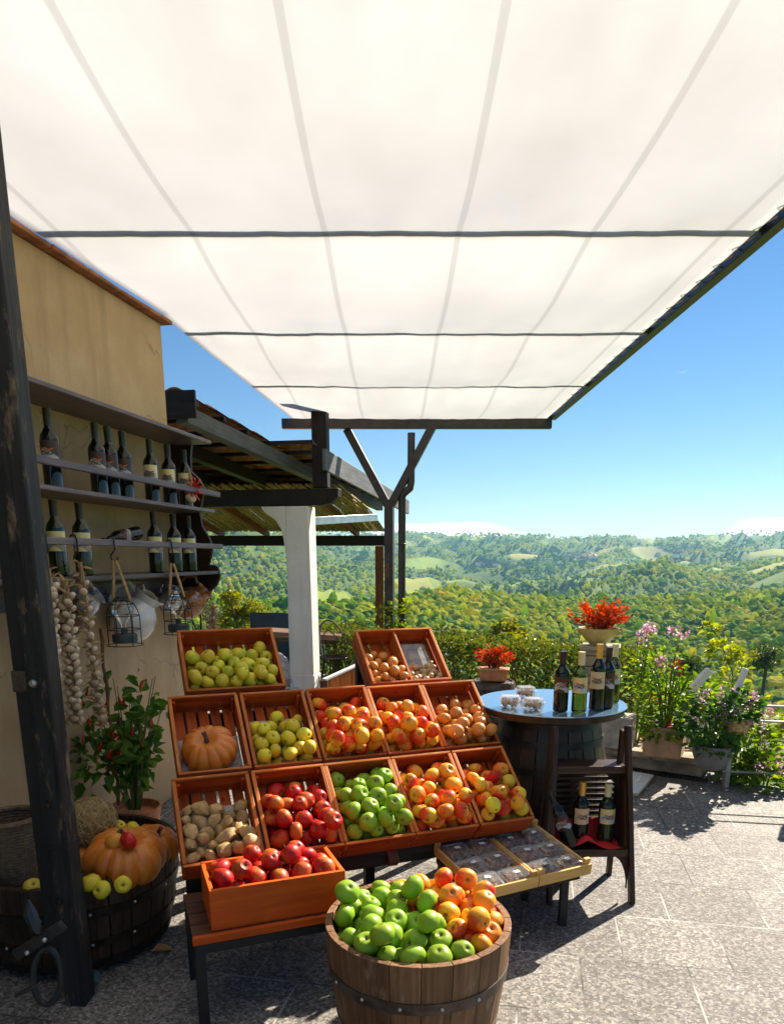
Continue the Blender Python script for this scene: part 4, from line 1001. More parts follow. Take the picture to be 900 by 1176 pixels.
# ================================================================== DISPLAY RACK, CRATES
YR = radians(20.8); ER, NR = V((cos(YR), sin(YR), 0)), V((-sin(YR), cos(YR), 0))
CH = .105
def crate_X(o, tdeg):
    tt = radians(tdeg); s = NR * cos(tt) + EZ * sin(tt); return frame(o, ER, s, ER.cross(s))
def crate(X, w, L, lb, H=CH, nslat=5, divider=False, th=.014):
    t = thing('fruit_crate', lb, 'crate', X, 'wooden crates on the display rack')
    def board(nm, lst, mat='crate_wood', mats=None):
        b = MB()
        for c, d in lst: b.box(c, d)
        return b.build(nm, mat, t, .0022)
    board('front_board', [((w / 2, th / 2, -H / 2), (w - 2 * th, th, H))])
    board('back_board', [((w / 2, L - th / 2, -H / 2), (w - 2 * th, th, H))])
    for x in (th / 2, w - th / 2):
        board('side_board', [((x, L / 2, -H * .24), (th, L, H * .48)), ((x, L / 2, -H * .79), (th, L, H * .42))])
    b = MB(); iw = w - 2 * th; sw = iw / nslat
    for k in range(nslat): b.box((th + sw * (k + .5), L / 2, -H + .004), (sw - .011, L - 2 * th, .008))
    b.build('floor_slats', 'crate_wood', t, .0015)
    for x in (0, w):
        pass
    for y in (.004, L - .006): board('rim_strip', [((w / 2, y, .0035), (w, .012, .007))], 'crate_edge')
    for x in (.007, w - .007): board('rim_strip', [((x, L / 2, .003), (.016, L - .026, .006))], 'crate_edge')
    for x in (th + .009, w - th - .009):
        for y in (th + .009, L - th - .009): board('corner_block', [((x, y, -H / 2 - .004), (.016, .016, H - .012))])
    if divider: board('divider', [((w * .50, L / 2, -H / 2 + .003), (.012, L - 2 * th - .001, H - .008))], 'crate_edge')
    return t
O3, T3, O2, T2 = V((-.7785, 2.5625, .4585)), 39.07, V((-.8996, 2.9756, .6991)), 39.75
rows = []
def cr(o, tdeg, e0, e1, L, lb, **k):
    X = crate_X(o + ER * e0, tdeg); w = e1 - e0; crate(X, w, L, lb, **k); return X, w, L
def fill(info, kinds, n, rad, name, lab, cat, grp, seed, tdeg=40, tilt=None, rvar=.1, xr=(0, 1), m=.016, iters=320):
    X, w, L = info; tt = radians(tdeg); x0, x1 = m + (w - 2 * m) * xr[0], m + (w - 2 * m) * xr[1]
    P, Rr = pack(n, rad, x1 - x0, L - 2 * m, CH - .01, (0, -sin(tt) * .8, -cos(tt)), seed, rvar=rvar, iters=iters); P = P + np.array([x0, m, 0])
    put_fruit(kinds, P, Rr, X, name, lab, cat, grp, seed, tilt)
    return P, Rr
# lower row
c = cr(O3, T3, -.012, .300, .41, 'crate of potatoes, leftmost of the lower crate row'); fill(c, 'potato', 42, .029, 'potato', 'yellow potato in the leftmost crate of the lower row', 'potato', 'potatoes', 21, rvar=.22); cA = c
c = cr(O3, T3, .312, .627, .41, 'crate of red apples behind the orange box in the lower crate row'); fill(c, 'red_apple', 38, .038, 'red_apple', 'red apple in the sloping crate between the potatoes and the green apples', 'apple', 'red apples in the crate', 22)
c = cr(O3, T3, .630, .940, .41, 'crate full of green apples in the lower crate row'); fill(c, 'green_apple', 44, .037, 'green_apple', 'green apple in the sloping crate of the lower row', 'apple', 'green apples in the crate', 23)
c = cr(O3, T3, .944, 1.240, .41, 'crate of orange apples right of the green apples in the lower row'); fill(c, ['orange_apple', 'orange_apple', 'orange_apple', 'mixed_apple'], 36, .037, 'orange_apple', 'orange apple in the crate right of the green apples in the lower row', 'apple', 'orange apples in the lower crate', 24)
c = cr(O3, T3, 1.250, 1.520, .41, 'crate of mixed red and yellow apples, rightmost of the lower row'); fill(c, ['mixed_apple', 'orange_apple', 'red_apple', 'mixed_apple', 'yellow_apple', 'orange_apple'], 33, .036, 'mixed_apple', 'red-yellow apple in the rightmost crate of the lower row', 'apple', 'mixed apples in the rightmost lower crate', 25)
# middle row
c = cr(O2, T2, -.010, .303, .435, 'crate holding one pumpkin, leftmost of the middle row'); cB = c
X = c[0]; pp = X @ V((.150, .145, -.035)); pumpkin(pp, .128, .70, 12, 'pale orange ribbed pumpkin lying in a crate of the middle row', 'pumpkin_skin', (.62, .0), .17)
c = cr(O2, T2, .315, .622, .43, 'crate of yellow apples in a tidy layer beside the pumpkin crate'); cC = c
fill(c, 'yellow_apple', 28, .0355, 'yellow_apple', 'yellow apple in the crate beside the pumpkin crate', 'apple', 'yellow apples in the crate', 26, rvar=.06)
c = cr(O2, T2, .634, .938, .43, 'third crate of the middle row, heaped with orange-red apples'); fill(c, ['orange_apple', 'mixed_apple', 'orange_apple'], 39, .037, 'orange_apple', 'orange-red apple in the third crate of the middle row', 'apple', 'orange apples in the third middle crate', 27)
c = cr(O2, T2, .943, 1.236, .42, 'fourth crate of the middle row with orange apples and a paper scrap'); fill(c, ['orange_apple', 'mixed_apple', 'orange_apple'], 36, .037, 'orange_apple', 'orange-red apple in the crate next to the large onions', 'apple', 'orange apples in the fourth middle crate', 28)
c = cr(O2, T2, 1.240, 1.540, .42, 'crate of large brown onions, rightmost of the middle row'); fill(c, 'onion', 34, .034, 'onion', 'large brown onion in the rightmost crate of the middle row', 'onion', 'onions in the middle row crate', 29, rvar=.2)
# top row
c = cr(V((-.969, 3.388, .984)), 40, 0, .478, .40, 'wide crate of yellow-green apples at the top left of the display', nslat=7); fill(c, 'quince', 52, .0345, 'yellow_green_apple', 'yellow-green apple in the wide crate at the top left of the display', 'apple', 'yellow-green apples in the top crate', 30)
c = cr(V((-.099, 3.717, .965)), 40, 0, .448, .385, 'divided crate of small onions and shallots at the top right of the display', divider=True); fill(c, 'onion', 30, .028, 'small_onion', 'small golden onion in the left half of the divided top crate', 'onion', 'onions in the divided crate', 31, xr=(0, .49), rvar=.2)
fill(c, 'shallot', 56, .0165, 'shallot', 'small tan shallot in the right half of the divided top crate', 'shallot', 'shallots in the divided crate', 32, xr=(.52, 1), rvar=.25, iters=200); cD = c
b = MB(); b.box((.34, .25, -.075), (.14, .17, .004)); tag(b.build('card_sheet', 'grey_fabric', None, X=cD[0]), 'grey-brown card behind the shallots in the divided crate', 'card')
# crumpled paper liners
def sheet(X, w, L, z, lb, seed, m=.02, y1=1.0):
    b = MB(); n = 16; vs = []
    for j in range(n + 1):
        for i in range(n + 1):
            x, y = m + (w - 2 * m) * i / n, m + (L * y1 - 2 * m) * j / n; vs.append((x, y, z + .008 * noise.noise(V((x * 16, y * 16, seed))) + .010 * abs(noise.noise(V((x * 7, y * 7, seed + 4))))))
    b.add(vs, [(j * (n + 1) + i, j * (n + 1) + i + 1, (j + 1) * (n + 1) + i + 1, (j + 1) * (n + 1) + i) for j in range(n) for i in range(n)], 0, False)
    o = b.build('paper_sheet', 'paper', None, X=X); s = o.modifiers.new('thick', 'SOLIDIFY'); s.thickness = .001; tag(o, lb, 'paper')
sheet(cB[0], cB[1], cB[2], -.088, 'crumpled grey paper under the pumpkin in its crate', 1, y1=.62)
sheet(cC[0], cC[1], cC[2], -.090, 'grey paper lining the crate of yellow apples', 2, y1=.8)
sheet(cA[0], cA[1], cA[2], -.090, 'crumpled pale paper under the potatoes', 3, y1=.8)

# ---- rack: bench planks, metal legs, sloping bearers
BX = frame(V((-.618, 2.267, 0)), ER, NR, EZ); zb_ = .352
t = thing('display_rack', 'dark timber and metal rack carrying the sloping fruit crates', 'rack', BX)
for k in range(4):
    y = -.012 + k * .088
    b = MB(); b.box((.235, y + .042, zb_ - .013), (.60, .083, .024)); b.build('plank', 'bench_wood', t, .003)
b = MB(); b.box((.235, -.022, zb_ - .012), (.605, .018, .030)); b.build('front_strip', 'orange_pine', t, .003)
b = MB(); b.box((.235, -.018, zb_ - .045), (.59, .022, .034)); b.box((.235, .33, zb_ - .045), (.59, .022, .034)); b.box((-.05, .16, zb_ - .045), (.022, .33, .034)); b.box((.52, .16, zb_ - .045), (.022, .33, .034)); b.build('metal_frame', 'black_metal', t, .002)
for x, y in ((-.045, -.014), (.515, .32), (-.045, .32)):
    b = MB(); b.box((x, y, (zb_ - .06) / 2), (.036, .036, zb_ - .062)); b.build('leg', 'black_metal', t, .003)
iX = BX.inverted()
def Lp(o, e, s, zz, td):
    return iX @ (crate_X(o, td) @ V((e, s, zz)))
for e in (.08, .46, .86, 1.25, 1.47):
    b = MB(); b.bar(Lp(O3, e, -.05, -.135, T3), Lp(O3, e, .42, -.135, T3), .045, .045); b.bar(Lp(O2, e, -.01, -.135, T2), Lp(O2, e, .44, -.135, T2), .045, .045); b.build('bearer', 'bench_wood', t, .003)
    for o_, td, s in ((O3, T3, .36), (O2, T2, .40)):
        a = Lp(o_, e, s, -.16, td); b = MB(); b.bar(a, V((a.x, a.y, 0)), .045, .045, (0, 1, 0)); b.build('leg', 'beam_wood', t, .003)
a, c_ = Lp(O3, -.0, -.006, -.145, T3), Lp(O3, 1.50, -.006, -.145, T3); b = MB(); b.bar(a, c_, .03, .07); b.build('cross_rail', 'beam_wood', t, .003)
a, c_ = Lp(O2, -.0, .43, -.19, T2), Lp(O2, 1.52, .43, -.19, T2); b = MB(); b.bar(a, c_, .03, .07); b.build('cross_rail', 'beam_wood', t, .003)
for (o_, e0, e1) in ((V((-.969, 3.388, .984)), .05, .43), (V((-.099, 3.717, .965)), .05, .40)):
    for e in (e0, e1):
        b = MB(); b.bar(Lp(o_, e, -.02, -.135, 40), Lp(o_, e, .38, -.135, 40), .04, .04); a = Lp(o_, e, .34, -.16, 40); b.build('bearer', 'bench_wood', t, .003)
        b = MB(); b.bar(a, V((a.x, a.y, 0)), .045, .045, (0, 1, 0)); b.build('leg', 'beam_wood', t, .003)

# ---- orange box of red apples on the bench
W_, D_, H_ = .481, .265, .150
X = BX @ Matrix.Translation((0, 0, zb_ + .001)) 
t = thing('apple_box', 'long orange pine box of red apples standing on the bench in front of the crates', 'box', X)
b = MB(); b.box((W_ / 2, .008, H_ / 2), (W_, .016, H_)); b.build('front_panel', 'orange_pine', t, .002)
b = MB(); b.box((W_ / 2, D_ - .008, H_ / 2), (W_, .016, H_)); b.build('back_panel', 'orange_pine', t, .002)
for x in (.008, W_ - .008):
    b = MB(); b.box((x, D_ / 2, H_ / 2 + .002), (.016, D_ - .034, H_ - .006)); b.build('end_panel', 'orange_pine', t, .002)
b = MB(); b.box((W_ / 2, D_ / 2, .008), (W_ - .036, D_ - .036, .010)); b.build('bottom', 'orange_pine', t)
P, Rr = pack(38, .040, W_ - .036, D_ - .036, 0.05, (0, 0, -1), 41, rvar=.14)
P = P + np.array([.018, .018, .072]); put_fruit('red_apple', P, Rr, X, 'red_apple', 'dark red apple in the orange pine box on the bench', 'apple', 'red apples in the pine box', 42)

# ================================================================== TRAYS WITH PLASTIC BOXES
YT = radians(27.1); ET, NTv = V((cos(YT), sin(YT), 0)), V((-sin(YT), cos(YT), 0)); tt = radians(8.4)
ST = NTv * cos(tt) + EZ * sin(tt); XTR = frame(V((.360, 2.664, .320)), ET, ST, ET.cross(ST)); TL, TWd = .410, .282
boxes = 0
for k in range(2):
    X = XTR @ Matrix.Translation((k * .286, 0, 0))
    t = thing('shallow_tray', ('left' if k == 0 else 'right') + ' shallow pale wooden tray of plastic boxes in front of the lower crates', 'tray', X)
    for c, d in (((TWd / 2, .005, -.030), (TWd, .010, .05)), ((TWd / 2, TL - .005, -.030), (TWd, .010, .05))):
        b = MB(); b.box(c, d); b.build('end_board', 'pale_wood', t, .0015)
    for x in (.005, TWd - .005): b = MB(); b.box((x, TL / 2, -.032), (.010, TL - .022, .042)); b.build('side_board', 'pale_wood', t, .0015)
    b = MB(); b.box((TWd / 2, TL / 2, -.058), (TWd - .022, TL - .022, .006)); b.build('bottom', 'pale_wood', t)
    for x in (.018, TWd - .018):
        for y in (.020, TL - .020): b = MB(); b.box((x, y, -.018), (.030, .018, .07)); b.build('corner_post', 'pale_wood', t, .002)
    b = MB(); b.box((TWd / 2, TL / 2, -.0525), (TWd - .03, TL - .03, .003)); tag(b.build('paper_sheet', 'pouch', None, X=X), 'pale paper lining the ' + ('left' if k == 0 else 'right') + ' shallow tray', 'paper')
def clam():
    b = MB(); w, d, h = .062, .048, .030
    def ring(sw, sd, z, n=6):
        r = []
        for cx, cy, a0 in ((1, 1, 0), (-1, 1, pi / 2), (-1, -1, pi), (1, -1, 3 * pi / 2)):
            for q in range(n + 1):
                a = a0 + pi / 2 * q / n; r.append(V((cx * (sw - .012) + .012 * cos(a), cy * (sd - .012) + .012 * sin(a), z)))
        return r
    def shell(levels):
        rs = [ring(*l) for l in levels]; n = len(rs[0]); vs = [p for q in rs for p in q]; fs = []
        for i in range(len(rs) - 1):
            for j in range(n): fs.append((i * n + j, i * n + (j + 1) % n, (i + 1) * n + (j + 1) % n, (i + 1) * n + j))
        return vs, fs, n, len(rs)
    vs, fs, n, m = shell([(w * .80, d * .76, 0), (w * .84, d * .80, .002), (w * .92, d * .92, h), (w * 1.04, d * 1.05, h + .001), (w * 1.04, d * 1.05, h + .003)])
    fs.append(tuple(range(n))[::-1]); base = MB(); base.add(vs, fs, 0, True)
    vs, fs, n, m = shell([(w * 1.04, d * 1.05, h + .0035), (w * .93, d * .92, h + .004), (w * .88, d * .86, h + .016), (w * .70, d * .66, h + .0195), (w * .68, d * .64, h + .017)])
    fs.append(tuple(range((m - 1) * n, m * n))); lid = MB(); lid.add(vs, fs, 0, True)
    return base, lid
cb, cl = clam(); CBM, CLM = cb.mesh('base', ['clear_plastic']), cl.mesh('lid', ['clear_plastic']); FBM, FLM = cb.mesh('base', ['clear_plastic']), cl.mesh('lid', ['frosted_plastic'])
def figs(mat, seed):
    r = random.Random(seed); b = MB()
    for k in range(34): b.blob((r.uniform(-.044, .044), r.uniform(-.032, .032), .011 + r.random() * .017), r.uniform(.009, .013), 7, 5, 0, .35)
    return b.mesh('filling', [mat])
FIG, NUT = [figs('fig', 1), figs('fig', 2)], [figs('nut', 3), figs('nut', 4)]
STK = MB().box((0, 0, 0), (.026, .017, .0006)).mesh('sticker', ['white_paper'])
def plastic_box(X, lb, grp, fill_):
    t = thing('plastic_box', lb, 'plastic box', X, grp)
    for nm, me in (('base', CBM), ('lid', CLM)): o = bpy.data.objects.new(nm, me); COL.objects.link(o); o.parent = t
    o = bpy.data.objects.new('sticker', STK); COL.objects.link(o); o.parent = t; o.location = (.004, .002, .0482); o.rotation_euler = (0, 0, rnd.uniform(-.3, .3))
    o = bpy.data.objects.new('dried_fruit', fill_); COL.objects.link(o); o.matrix_world = X
    tag(o, lb.replace('clear plastic box with a white sticker', 'dried fruit inside a clear plastic box'), 'dried fruit', grp.replace('plastic boxes', 'fruit fillings'))
for k in range(2):
    for j in range(3):
        for i in range(2):
            if k == 1 and (i, j) == (1, 2) : pass
            X = XTR @ Matrix.Translation((k * .286 + .076 + i * .130 + rnd.uniform(-.006, .006), .070 + j * .126 + rnd.uniform(-.008, .008) + (.0 if j else .0), -.0505)) @ Matrix.Rotation(rnd.uniform(-.15, .15), 4, 'Z')
            plastic_box(X, 'clear plastic box with a white sticker in the %s shallow tray' % ('left', 'right')[k], 'plastic boxes in the %s tray' % ('left', 'right')[k], rnd.choice(FIG))
# trestle under the trays
t = thing('tray_trestle', 'low dark trestle with square legs under the shallow trays', 'trestle', XTR.translation.copy())
iT = Matrix.Translation(-XTR.translation)
def tp(x, y, z): return (XTR @ V((x, y, z))) - XTR.translation
for y in (.06, .37): b = MB(); b.bar(tp(.02, y, -.083), tp(.55, y, -.083), .04, .04); b.build('rail', 'beam_wood', t, .003)
for u, v in ((650, 1060), (629, 1040)):
    pass
for (x, y) in ((.50, .08), (.08, .08), (.50, .36), (.08, .36)):
    a = tp(x, y, -.10); b = MB(); b.bar(a, V((a.x, a.y, -XTR.translation.z)), .034, .034, (0, 1, 0)); b.build('leg', 'black_metal', t, .002)

# ================================================================== LADDER STAND WITH BOTTLES
fl, fr = V((.745, 3.17, 0)), V((1.14, 3.18, 0)); sx = (fr - fl); SW = sx.length; sx = sx.normalized(); sy = EZ.cross(sx)
XS = frame(fl, sx, sy, EZ); iXS = XS.inverted()
t = thing('ladder_stand', 'dark wooden ladder stand with a boxed bottom shelf holding wine', 'stand', XS)
HS, lean, tp_ = .83, .17, .025
def leg_front(x, s):
    b = MB(); b.bar((x, 0, 0), (x + s * tp_, lean, HS), .024, .045, (0, 1, 0)); return b.build('leg', 'stand_wood', t, .004)
leg_front(.0, 1); leg_front(SW, -1)
for x, s in ((.0, 1), (SW, -1)):
    b = MB(); b.bar((x + s * .006, .33, 0), (x + s * (tp_ + .006), lean + .04, HS - .03), .022, .04, (0, 1, 0)); b.build('leg', 'stand_wood', t, .004)
def shelfz(v, x=.5): # height on the leaning front plane
    return v
zA, zB_ = .25, .635
ya, yb = lean * zA / HS, lean * zB_ / HS
b = MB(); b.box((SW / 2, ya + .115, zA - .011), (SW - .03, .245, .022)); b.build('shelf', 'stand_wood', t, .003)
b = MB(); b.box((SW / 2, yb + .075, zB_ - .009), (SW - .045, .15, .018)); b.build('shelf', 'stand_wood', t, .003)
b = MB(); b.bar((.03, yb + .01, zB_ - .012), (SW - .03, yb + .01, zB_ - .012), .018, .036); b.build('front_lip', 'stand_wood', t, .003)
b = MB(); b.bar((.02, ya - .002, zA - .012), (SW - .02, ya - .002, zA - .012), .018, .036); b.build('front_lip', 'stand_wood', t, .003)
for x, s in ((.012, 1), (SW - .012, -1)):
    b = MB(); b.prism([(ya + .02, zA), (ya + .225, zA), (yb + .14, zB_ - .02), (yb + .02, zB_ - .02)], (x + (s * .010) - .006, 0, 0), (0, 1, 0), (0, 0, 1), .012); b.build('side_panel', 'stand_wood', t, .002)
for k in range(12):
    z = zA + .025 + k * .030; y = ya + .215 - (z - zA) * .02
    b = MB(); b.box((SW / 2, y, z), (SW - .06, .010, .019)); b.build('back_slat', 'stand_wood', t, .002)
for x, s in ((.014, 1), (SW - .014, -1)):   # curved brackets below the bottom shelf
    pl_ = [(0, zA - .024)] + [(s * (.09 * (1 - sin(q * pi / 12))), zA - .024 - .17 * (1 - cos(q * pi / 12))) for q in range(7)] + [(0, zA - .20)]
    b = MB(); b.prism(pl_ if s < 0 else pl_[::-1], (x, ya + .014, 0), (1, 0, 0), (0, 0, 1), .018); b.build('arched_bracket', 'stand_wood', t, .002)
    pl_ = [(0, zB_ - .02), (s * .10, zB_ - .02), (0, zB_ - .13)]
    b = MB(); b.prism(pl_ if s > 0 else pl_[::-1], (x + s * .012, yb + .12, 0), (1, 0, 0), (0, 0, 1), .012); b.build('corner_gusset', 'stand_wood', t, .002)
# red cloth on the bottom shelf
b = MB(); n = 22; vs = []
for j in range(n + 1):
    for i in range(n + 1):
        x = .05 + (SW - .10) * i / n; y = ya + .0 + .205 * j / n; f = abs(noise.noise(V((x * 9, y * 7, 2)))) 
        z = zA + .003 + .055 * f + (.085 * max(0, (j / n - .72) / .28)) + .035 * math.exp(-((i / n - .45) / .12) ** 2) * math.exp(-((j / n - .12) / .16) ** 2)
        vs.append((x, y, z))
b.add(vs, [(j * (n + 1) + i, j * (n + 1) + i + 1, (j + 1) * (n + 1) + i + 1, (j + 1) * (n + 1) + i) for j in range(n) for i in range(n)], 0, True)
o = b.build('red_cloth', 'red_cloth', None, X=XS); s_ = o.modifiers.new('thick', 'SOLIDIFY'); s_.thickness = .002; tag(o, 'crumpled red cloth under the bottles in the ladder stand', 'cloth')
def onstand(x, y, tilt=0.): return XS @ Matrix.Translation((x, y, zA + .012)) @ Matrix.Rotation(tilt, 4, 'Y')
bottle('wine_bottle', onstand(.165, ya + .085), 'dark bottle with gold neck and tan label standing in the ladder stand', 'dark_glass', 'label_tan', 'gold_cap')
bottle('wine_bottle', onstand(.295, ya + .10), 'dark bottle with cream neck and pictorial label in the ladder stand', 'green_glass', 'label_white', 'cream_cap', r=.039, h=.285)
bottle('wine_bottle', onstand(.115, ya + .035, -.42), 'dark bottle leaning against the left side of the ladder stand', 'dark_glass', 'label_grey', 'black_cap')

# ================================================================== BARREL TABLE
pbt = atd(632, 806, 3.85); zt = pbt.z; pbt = V((pbt.x, pbt.y, 0)); t = thing('barrel_table', 'dark wine barrel table with a round shiny top reflecting the sky', 'table', Matrix.Translation(pbt))
HBt = zt - .047
RB = lambda z: .250 + .062 * sin(pi * min(max(z, 0), HBt) / HBt)
staved([(RB(z), z) for z in np.linspace(0, HBt, 12)], .022, 22).build('barrel_staves', ['barrel_wood'], t, .002)
for z0, z1 in ((.02, .06), (.16, .195), (.30, .335), (.53, .565), (.665, .70), (.755, .79)): hoop(t, RB(z0), z0, RB(z1), z1, 'dark_hoop', .004)
b = MB(); b.lathe([(0, .76), (.24, .76), (.24, .78), (0, .78)], 24); b.build('barrel_head', 'barrel_wood', t)
b = MB(); b.lathe([(0, zt - .046), (.365, zt - .046), (.376, zt - .04), (.376, zt - .008), (0, zt - .008)], 56); b.build('wooden_top', 'stand_wood', t)
b = MB(); b.lathe([(0, zt - .0075), (.384, zt - .0075), (.388, zt - .004), (.384, zt), (0, zt)], 64); b.build('glass_top', 'table_glass', t)
def ontable(u, v): p = atz(u, v, zt); return V((p.x, p.y, zt + .0008))
for u, v, g, lb_, cp, hh, lab in ((643, 817, 'dark_glass', 'label_grey', 'black_cap', .295, 'dark bottle with black neck at the left end of the row on the barrel table'), (664, 818, 'wine_green', 'label_white', 'cream_cap', .295, 'translucent green bottle of white wine with cream neck on the barrel table'),
                              (684, 815, 'dark_glass', 'label_tan', 'gold_cap', .325, 'dark bottle with gold neck and tan label on the barrel table'), (695, 813, 'dark_glass', 'label_grey', 'black_cap', .305, 'dark bottle with black neck behind the gold-necked one on the barrel table'), (702, 807, 'wine_green', 'label_white', 'cream_cap', .305, 'rearmost bottle with cream neck at the right end of the barrel table')):
    bottle('wine_bottle', face_cam(ontable(u, v), rnd.uniform(-.15, .15)), lab, g, lb_, cp, 'bottles on the barrel table', r=.0365, h=hh)
for u, v, lab in ((585, 812, 'clear plastic tub of nuts, left one on the barrel table'), (612, 815, 'clear plastic tub of nuts nearest the bottles on the barrel table'), (603, 801, 'clear plastic tub of nuts behind the other two on the barrel table')):
    X = rotz(ontable(u, v), rnd.uniform(-.2, .3)) @ Matrix.Diagonal((.82, .95, 1.25, 1)); t = thing('plastic_tub', lab, 'plastic box', X)
    for nm, me in (('base', FBM), ('lid', FLM)): o = bpy.data.objects.new(nm, me); COL.objects.link(o); o.parent = t
    o = bpy.data.objects.new('mixed_nuts', rnd.choice(NUT)); COL.objects.link(o); o.matrix_world = X; tag(o, lab.replace('clear plastic tub of nuts', 'nuts in the clear tub'), 'nuts')

# ================================================================== RIGHT SIDE: LEDGE, GRATE, PLANTERS
l0, l1 = atz(700, 880, 0), atz(813, 896, 0); ld = (l1 - l0).normalized(); ln = V((-ld.y, ld.x, 0)); l0 = l1 - ld * 1.25
LXm = frame(l0, ld, ln, EZ); LL = 1.25; hl = .145
t = thing('stone_ledge', 'low stone ledge along the terrace edge carrying the planters', 'ledge', LXm)
b = MB(); b.box((LL / 2 - .02, .30, hl / 2 - .02), (LL - .06, .56, hl - .05)); b.build('base', 'ledge_stone', t, .01)
for k in range(3):
    b = MB(); b.box((k * LL / 3 + LL / 6, .30, hl - .02), (LL / 3 - .006, .64, .055)); b.build('coping_slab', 'ledge_stone', t, .012)
X = frame(l0 - ln * .085, ld, ln, EZ); t = thing('drain_grate', 'dark metal drain grate set in the paving before the stone ledge', 'grate', X)
b = MB(); b.box((LL / 2, .0, .005), (LL, .006, .008)); b.box((LL / 2, .085, .005), (LL, .006, .008)); b.build('frame', 'grill_metal', t)
b = MB()
for k in range(44): b.box((.02 + k * .0277, .0425, .0055), (.012, .078, .007))
b.build('slots', 'grill_metal', t); b = MB(); b.box((LL / 2, .0425, .0025), (LL - .01, .079, .003)); b.build('channel', 'black_cap', t)
sg = [atz(*q, .03) for q in ((695, 910), (733, 911), (751, 890), (716, 884))]
t = thing('white_board', 'white board lying on the paving behind the ladder stand', 'board')
b = MB(); b.hexa([p - EZ * .012 for p in sg] + [p for p in sg]); b.build('panel', 'sign_board', t, .003)
b = MB(); b.hexa([p - EZ * .026 for p in sg] + [p - EZ * .0125 for p in sg]); b.build('backing', 'pale_wood', t, .002)
b = MB(); m_ = (sg[0] + sg[1] + sg[2] + sg[3]) / 4; b.bar(m_ + V((.05, .0, .004)), m_ + V((.12, .14, .004)), .02, .006); b.build('clip', 'white_rail', t, .002)

def clump(b, n, cen, ext, L, w, r, up=.4, mat=0, shell=.35):
    for k in range(n):
        d = V((r.gauss(0, 1), r.gauss(0, 1), r.gauss(0, 1))).normalized(); q = r.random() ** shell
        p = V((d.x * ext[0] * q, d.y * ext[1] * q, d.z * ext[2] * q)) + V(cen)
        ld_ = V((d.x + r.uniform(-.6, .6), d.y + r.uniform(-.6, .6), d.z * .5 + up * r.uniform(-.6, 1))); l = L * r.uniform(.6, 1.3)
        b.leaf(p, ld_, (r.uniform(-1, 1), r.uniform(-1, 1), 1), l, w * l / L, mat)
def stems(b, n, ext, h, r, rad=.006, mat=0):
    T = []
    for k in range(n):
        a = r.random() * 6.28; e = V((cos(a) * ext[0] * r.random(), sin(a) * ext[1] * r.random(), h * r.uniform(.6, 1.05)))
        b.tube([V((e.x * .15, e.y * .15, 0)), V((e.x * .5, e.y * .5, e.z * .55)), e], [rad, rad * .8, rad * .4], 5, mat); T.append(e)
    return T
def flower_head(p, R, n, r, mat, t, nm='flower_cluster'):
    b = MB()
    for k in range(n):
        d = V((r.gauss(0, 1), r.gauss(0, 1), r.gauss(0, 1))).normalized(); b.leaf(p + d * R * r.uniform(.4, 1), d + V((r.uniform(-1, 1), r.uniform(-1, 1), r.uniform(-1, 1))) * .8, d, R * .55, R * .5, 0, .1)
    b.build(nm, mat, t)

# square terracotta planter
r = random.Random(11)
p = V(atd(762, 852, 5.45)); p.z = hl + .008
def square_planter(X, w, d, h, mat, lb, cat='planter', t=None):
    t = thing('square_planter', lb, cat, X); b = MB()
    b.hexa([(-w * .46, -d * .46, 0), (w * .46, -d * .46, 0), (w * .46, d * .46, 0), (-w * .46, d * .46, 0), (-w / 2, -d / 2, h), (w / 2, -d / 2, h), (w / 2, d / 2, h), (-w / 2, d / 2, h)]); b.build('box', mat, t, .015)
    b = MB(); b.box((0, 0, h + .002), (w * .9, d * .9, .006)); b.build('soil', 'soil', t)
    return t
square_planter(rotz(p + ln * .02, -.50), .29, .24, .235, 'terracotta_pale', 'square terracotta planter on the stone ledge, between the grey cube and the round pot')
# its plant
X = Matrix.Translation(p + V((0, 0, .24))); t = thing('flowering_plant', 'leafy plant with red flowers growing in the square terracotta planter', 'plant', X)
b = MB(); T = stems(b, 22, (.20, .18), .55, r); b.build('stems', 'stem_green', t)
b = MB(); clump(b, 360, (0, 0, .18), (.23, .19, .18), .048, .034, r); clump(b, 130, (-.02, 0, .40), (.14, .12, .20), .045, .028, r); clump(b, 120, (-.08, -.12, .02), (.16, .08, .13), .06, .035, r); b.build('foliage', 'planter_leaf', t)
for px_, py_, pz_ in ((.03, -.10, .42), (.20, -.12, .15), (-.15, -.12, .22), (-.02, -.15, .05), (.02, -.1, .47)): flower_head(V((px_, py_, pz_)), .030, 16, r, 'red_flower', t, 'flower')
b = MB(); b.tube([(.0, -.02, 0), (-.01, -.05, .45), (.02, -.06, .60)], .006, 6); b.build('cane', 'cane', t)
# tall pink phlox behind
X = Matrix.Translation(V((p.x - .10, p.y + .35, .15))); t = thing('phlox', 'tall pink-flowered plant rising behind the square planter', 'plant', X)
b = MB(); T = stems(b, 9, (.22, .1), .95, r); b.build('stems', 'stem_green', t)
b = MB()
for e in T: clump(b, 30, e * .72, (.05, .05, .25), .05, .022, r)
clump(b, 90, (0, 0, .55), (.25, .12, .25), .055, .03, r)
b.build('foliage', 'planter_leaf', t)
for e in T + [V((.22, 0, .88)), V((.30, -.02, .86))]: flower_head(e + V((0, 0, .02)), .04, 24, r, 'pink_flower', t)
# grey stone cube
pg = V(atd(708, 850, 5.75)); pg.z = hl + .008
b = MB(); b.box((0, 0, .125), (.25, .25, .25)); tag(b.build('stone_cube', 'stone_grey', None, .012, X=rotz(pg, -.45)), 'grey stone cube on the ledge behind the barrel table', 'stone block')
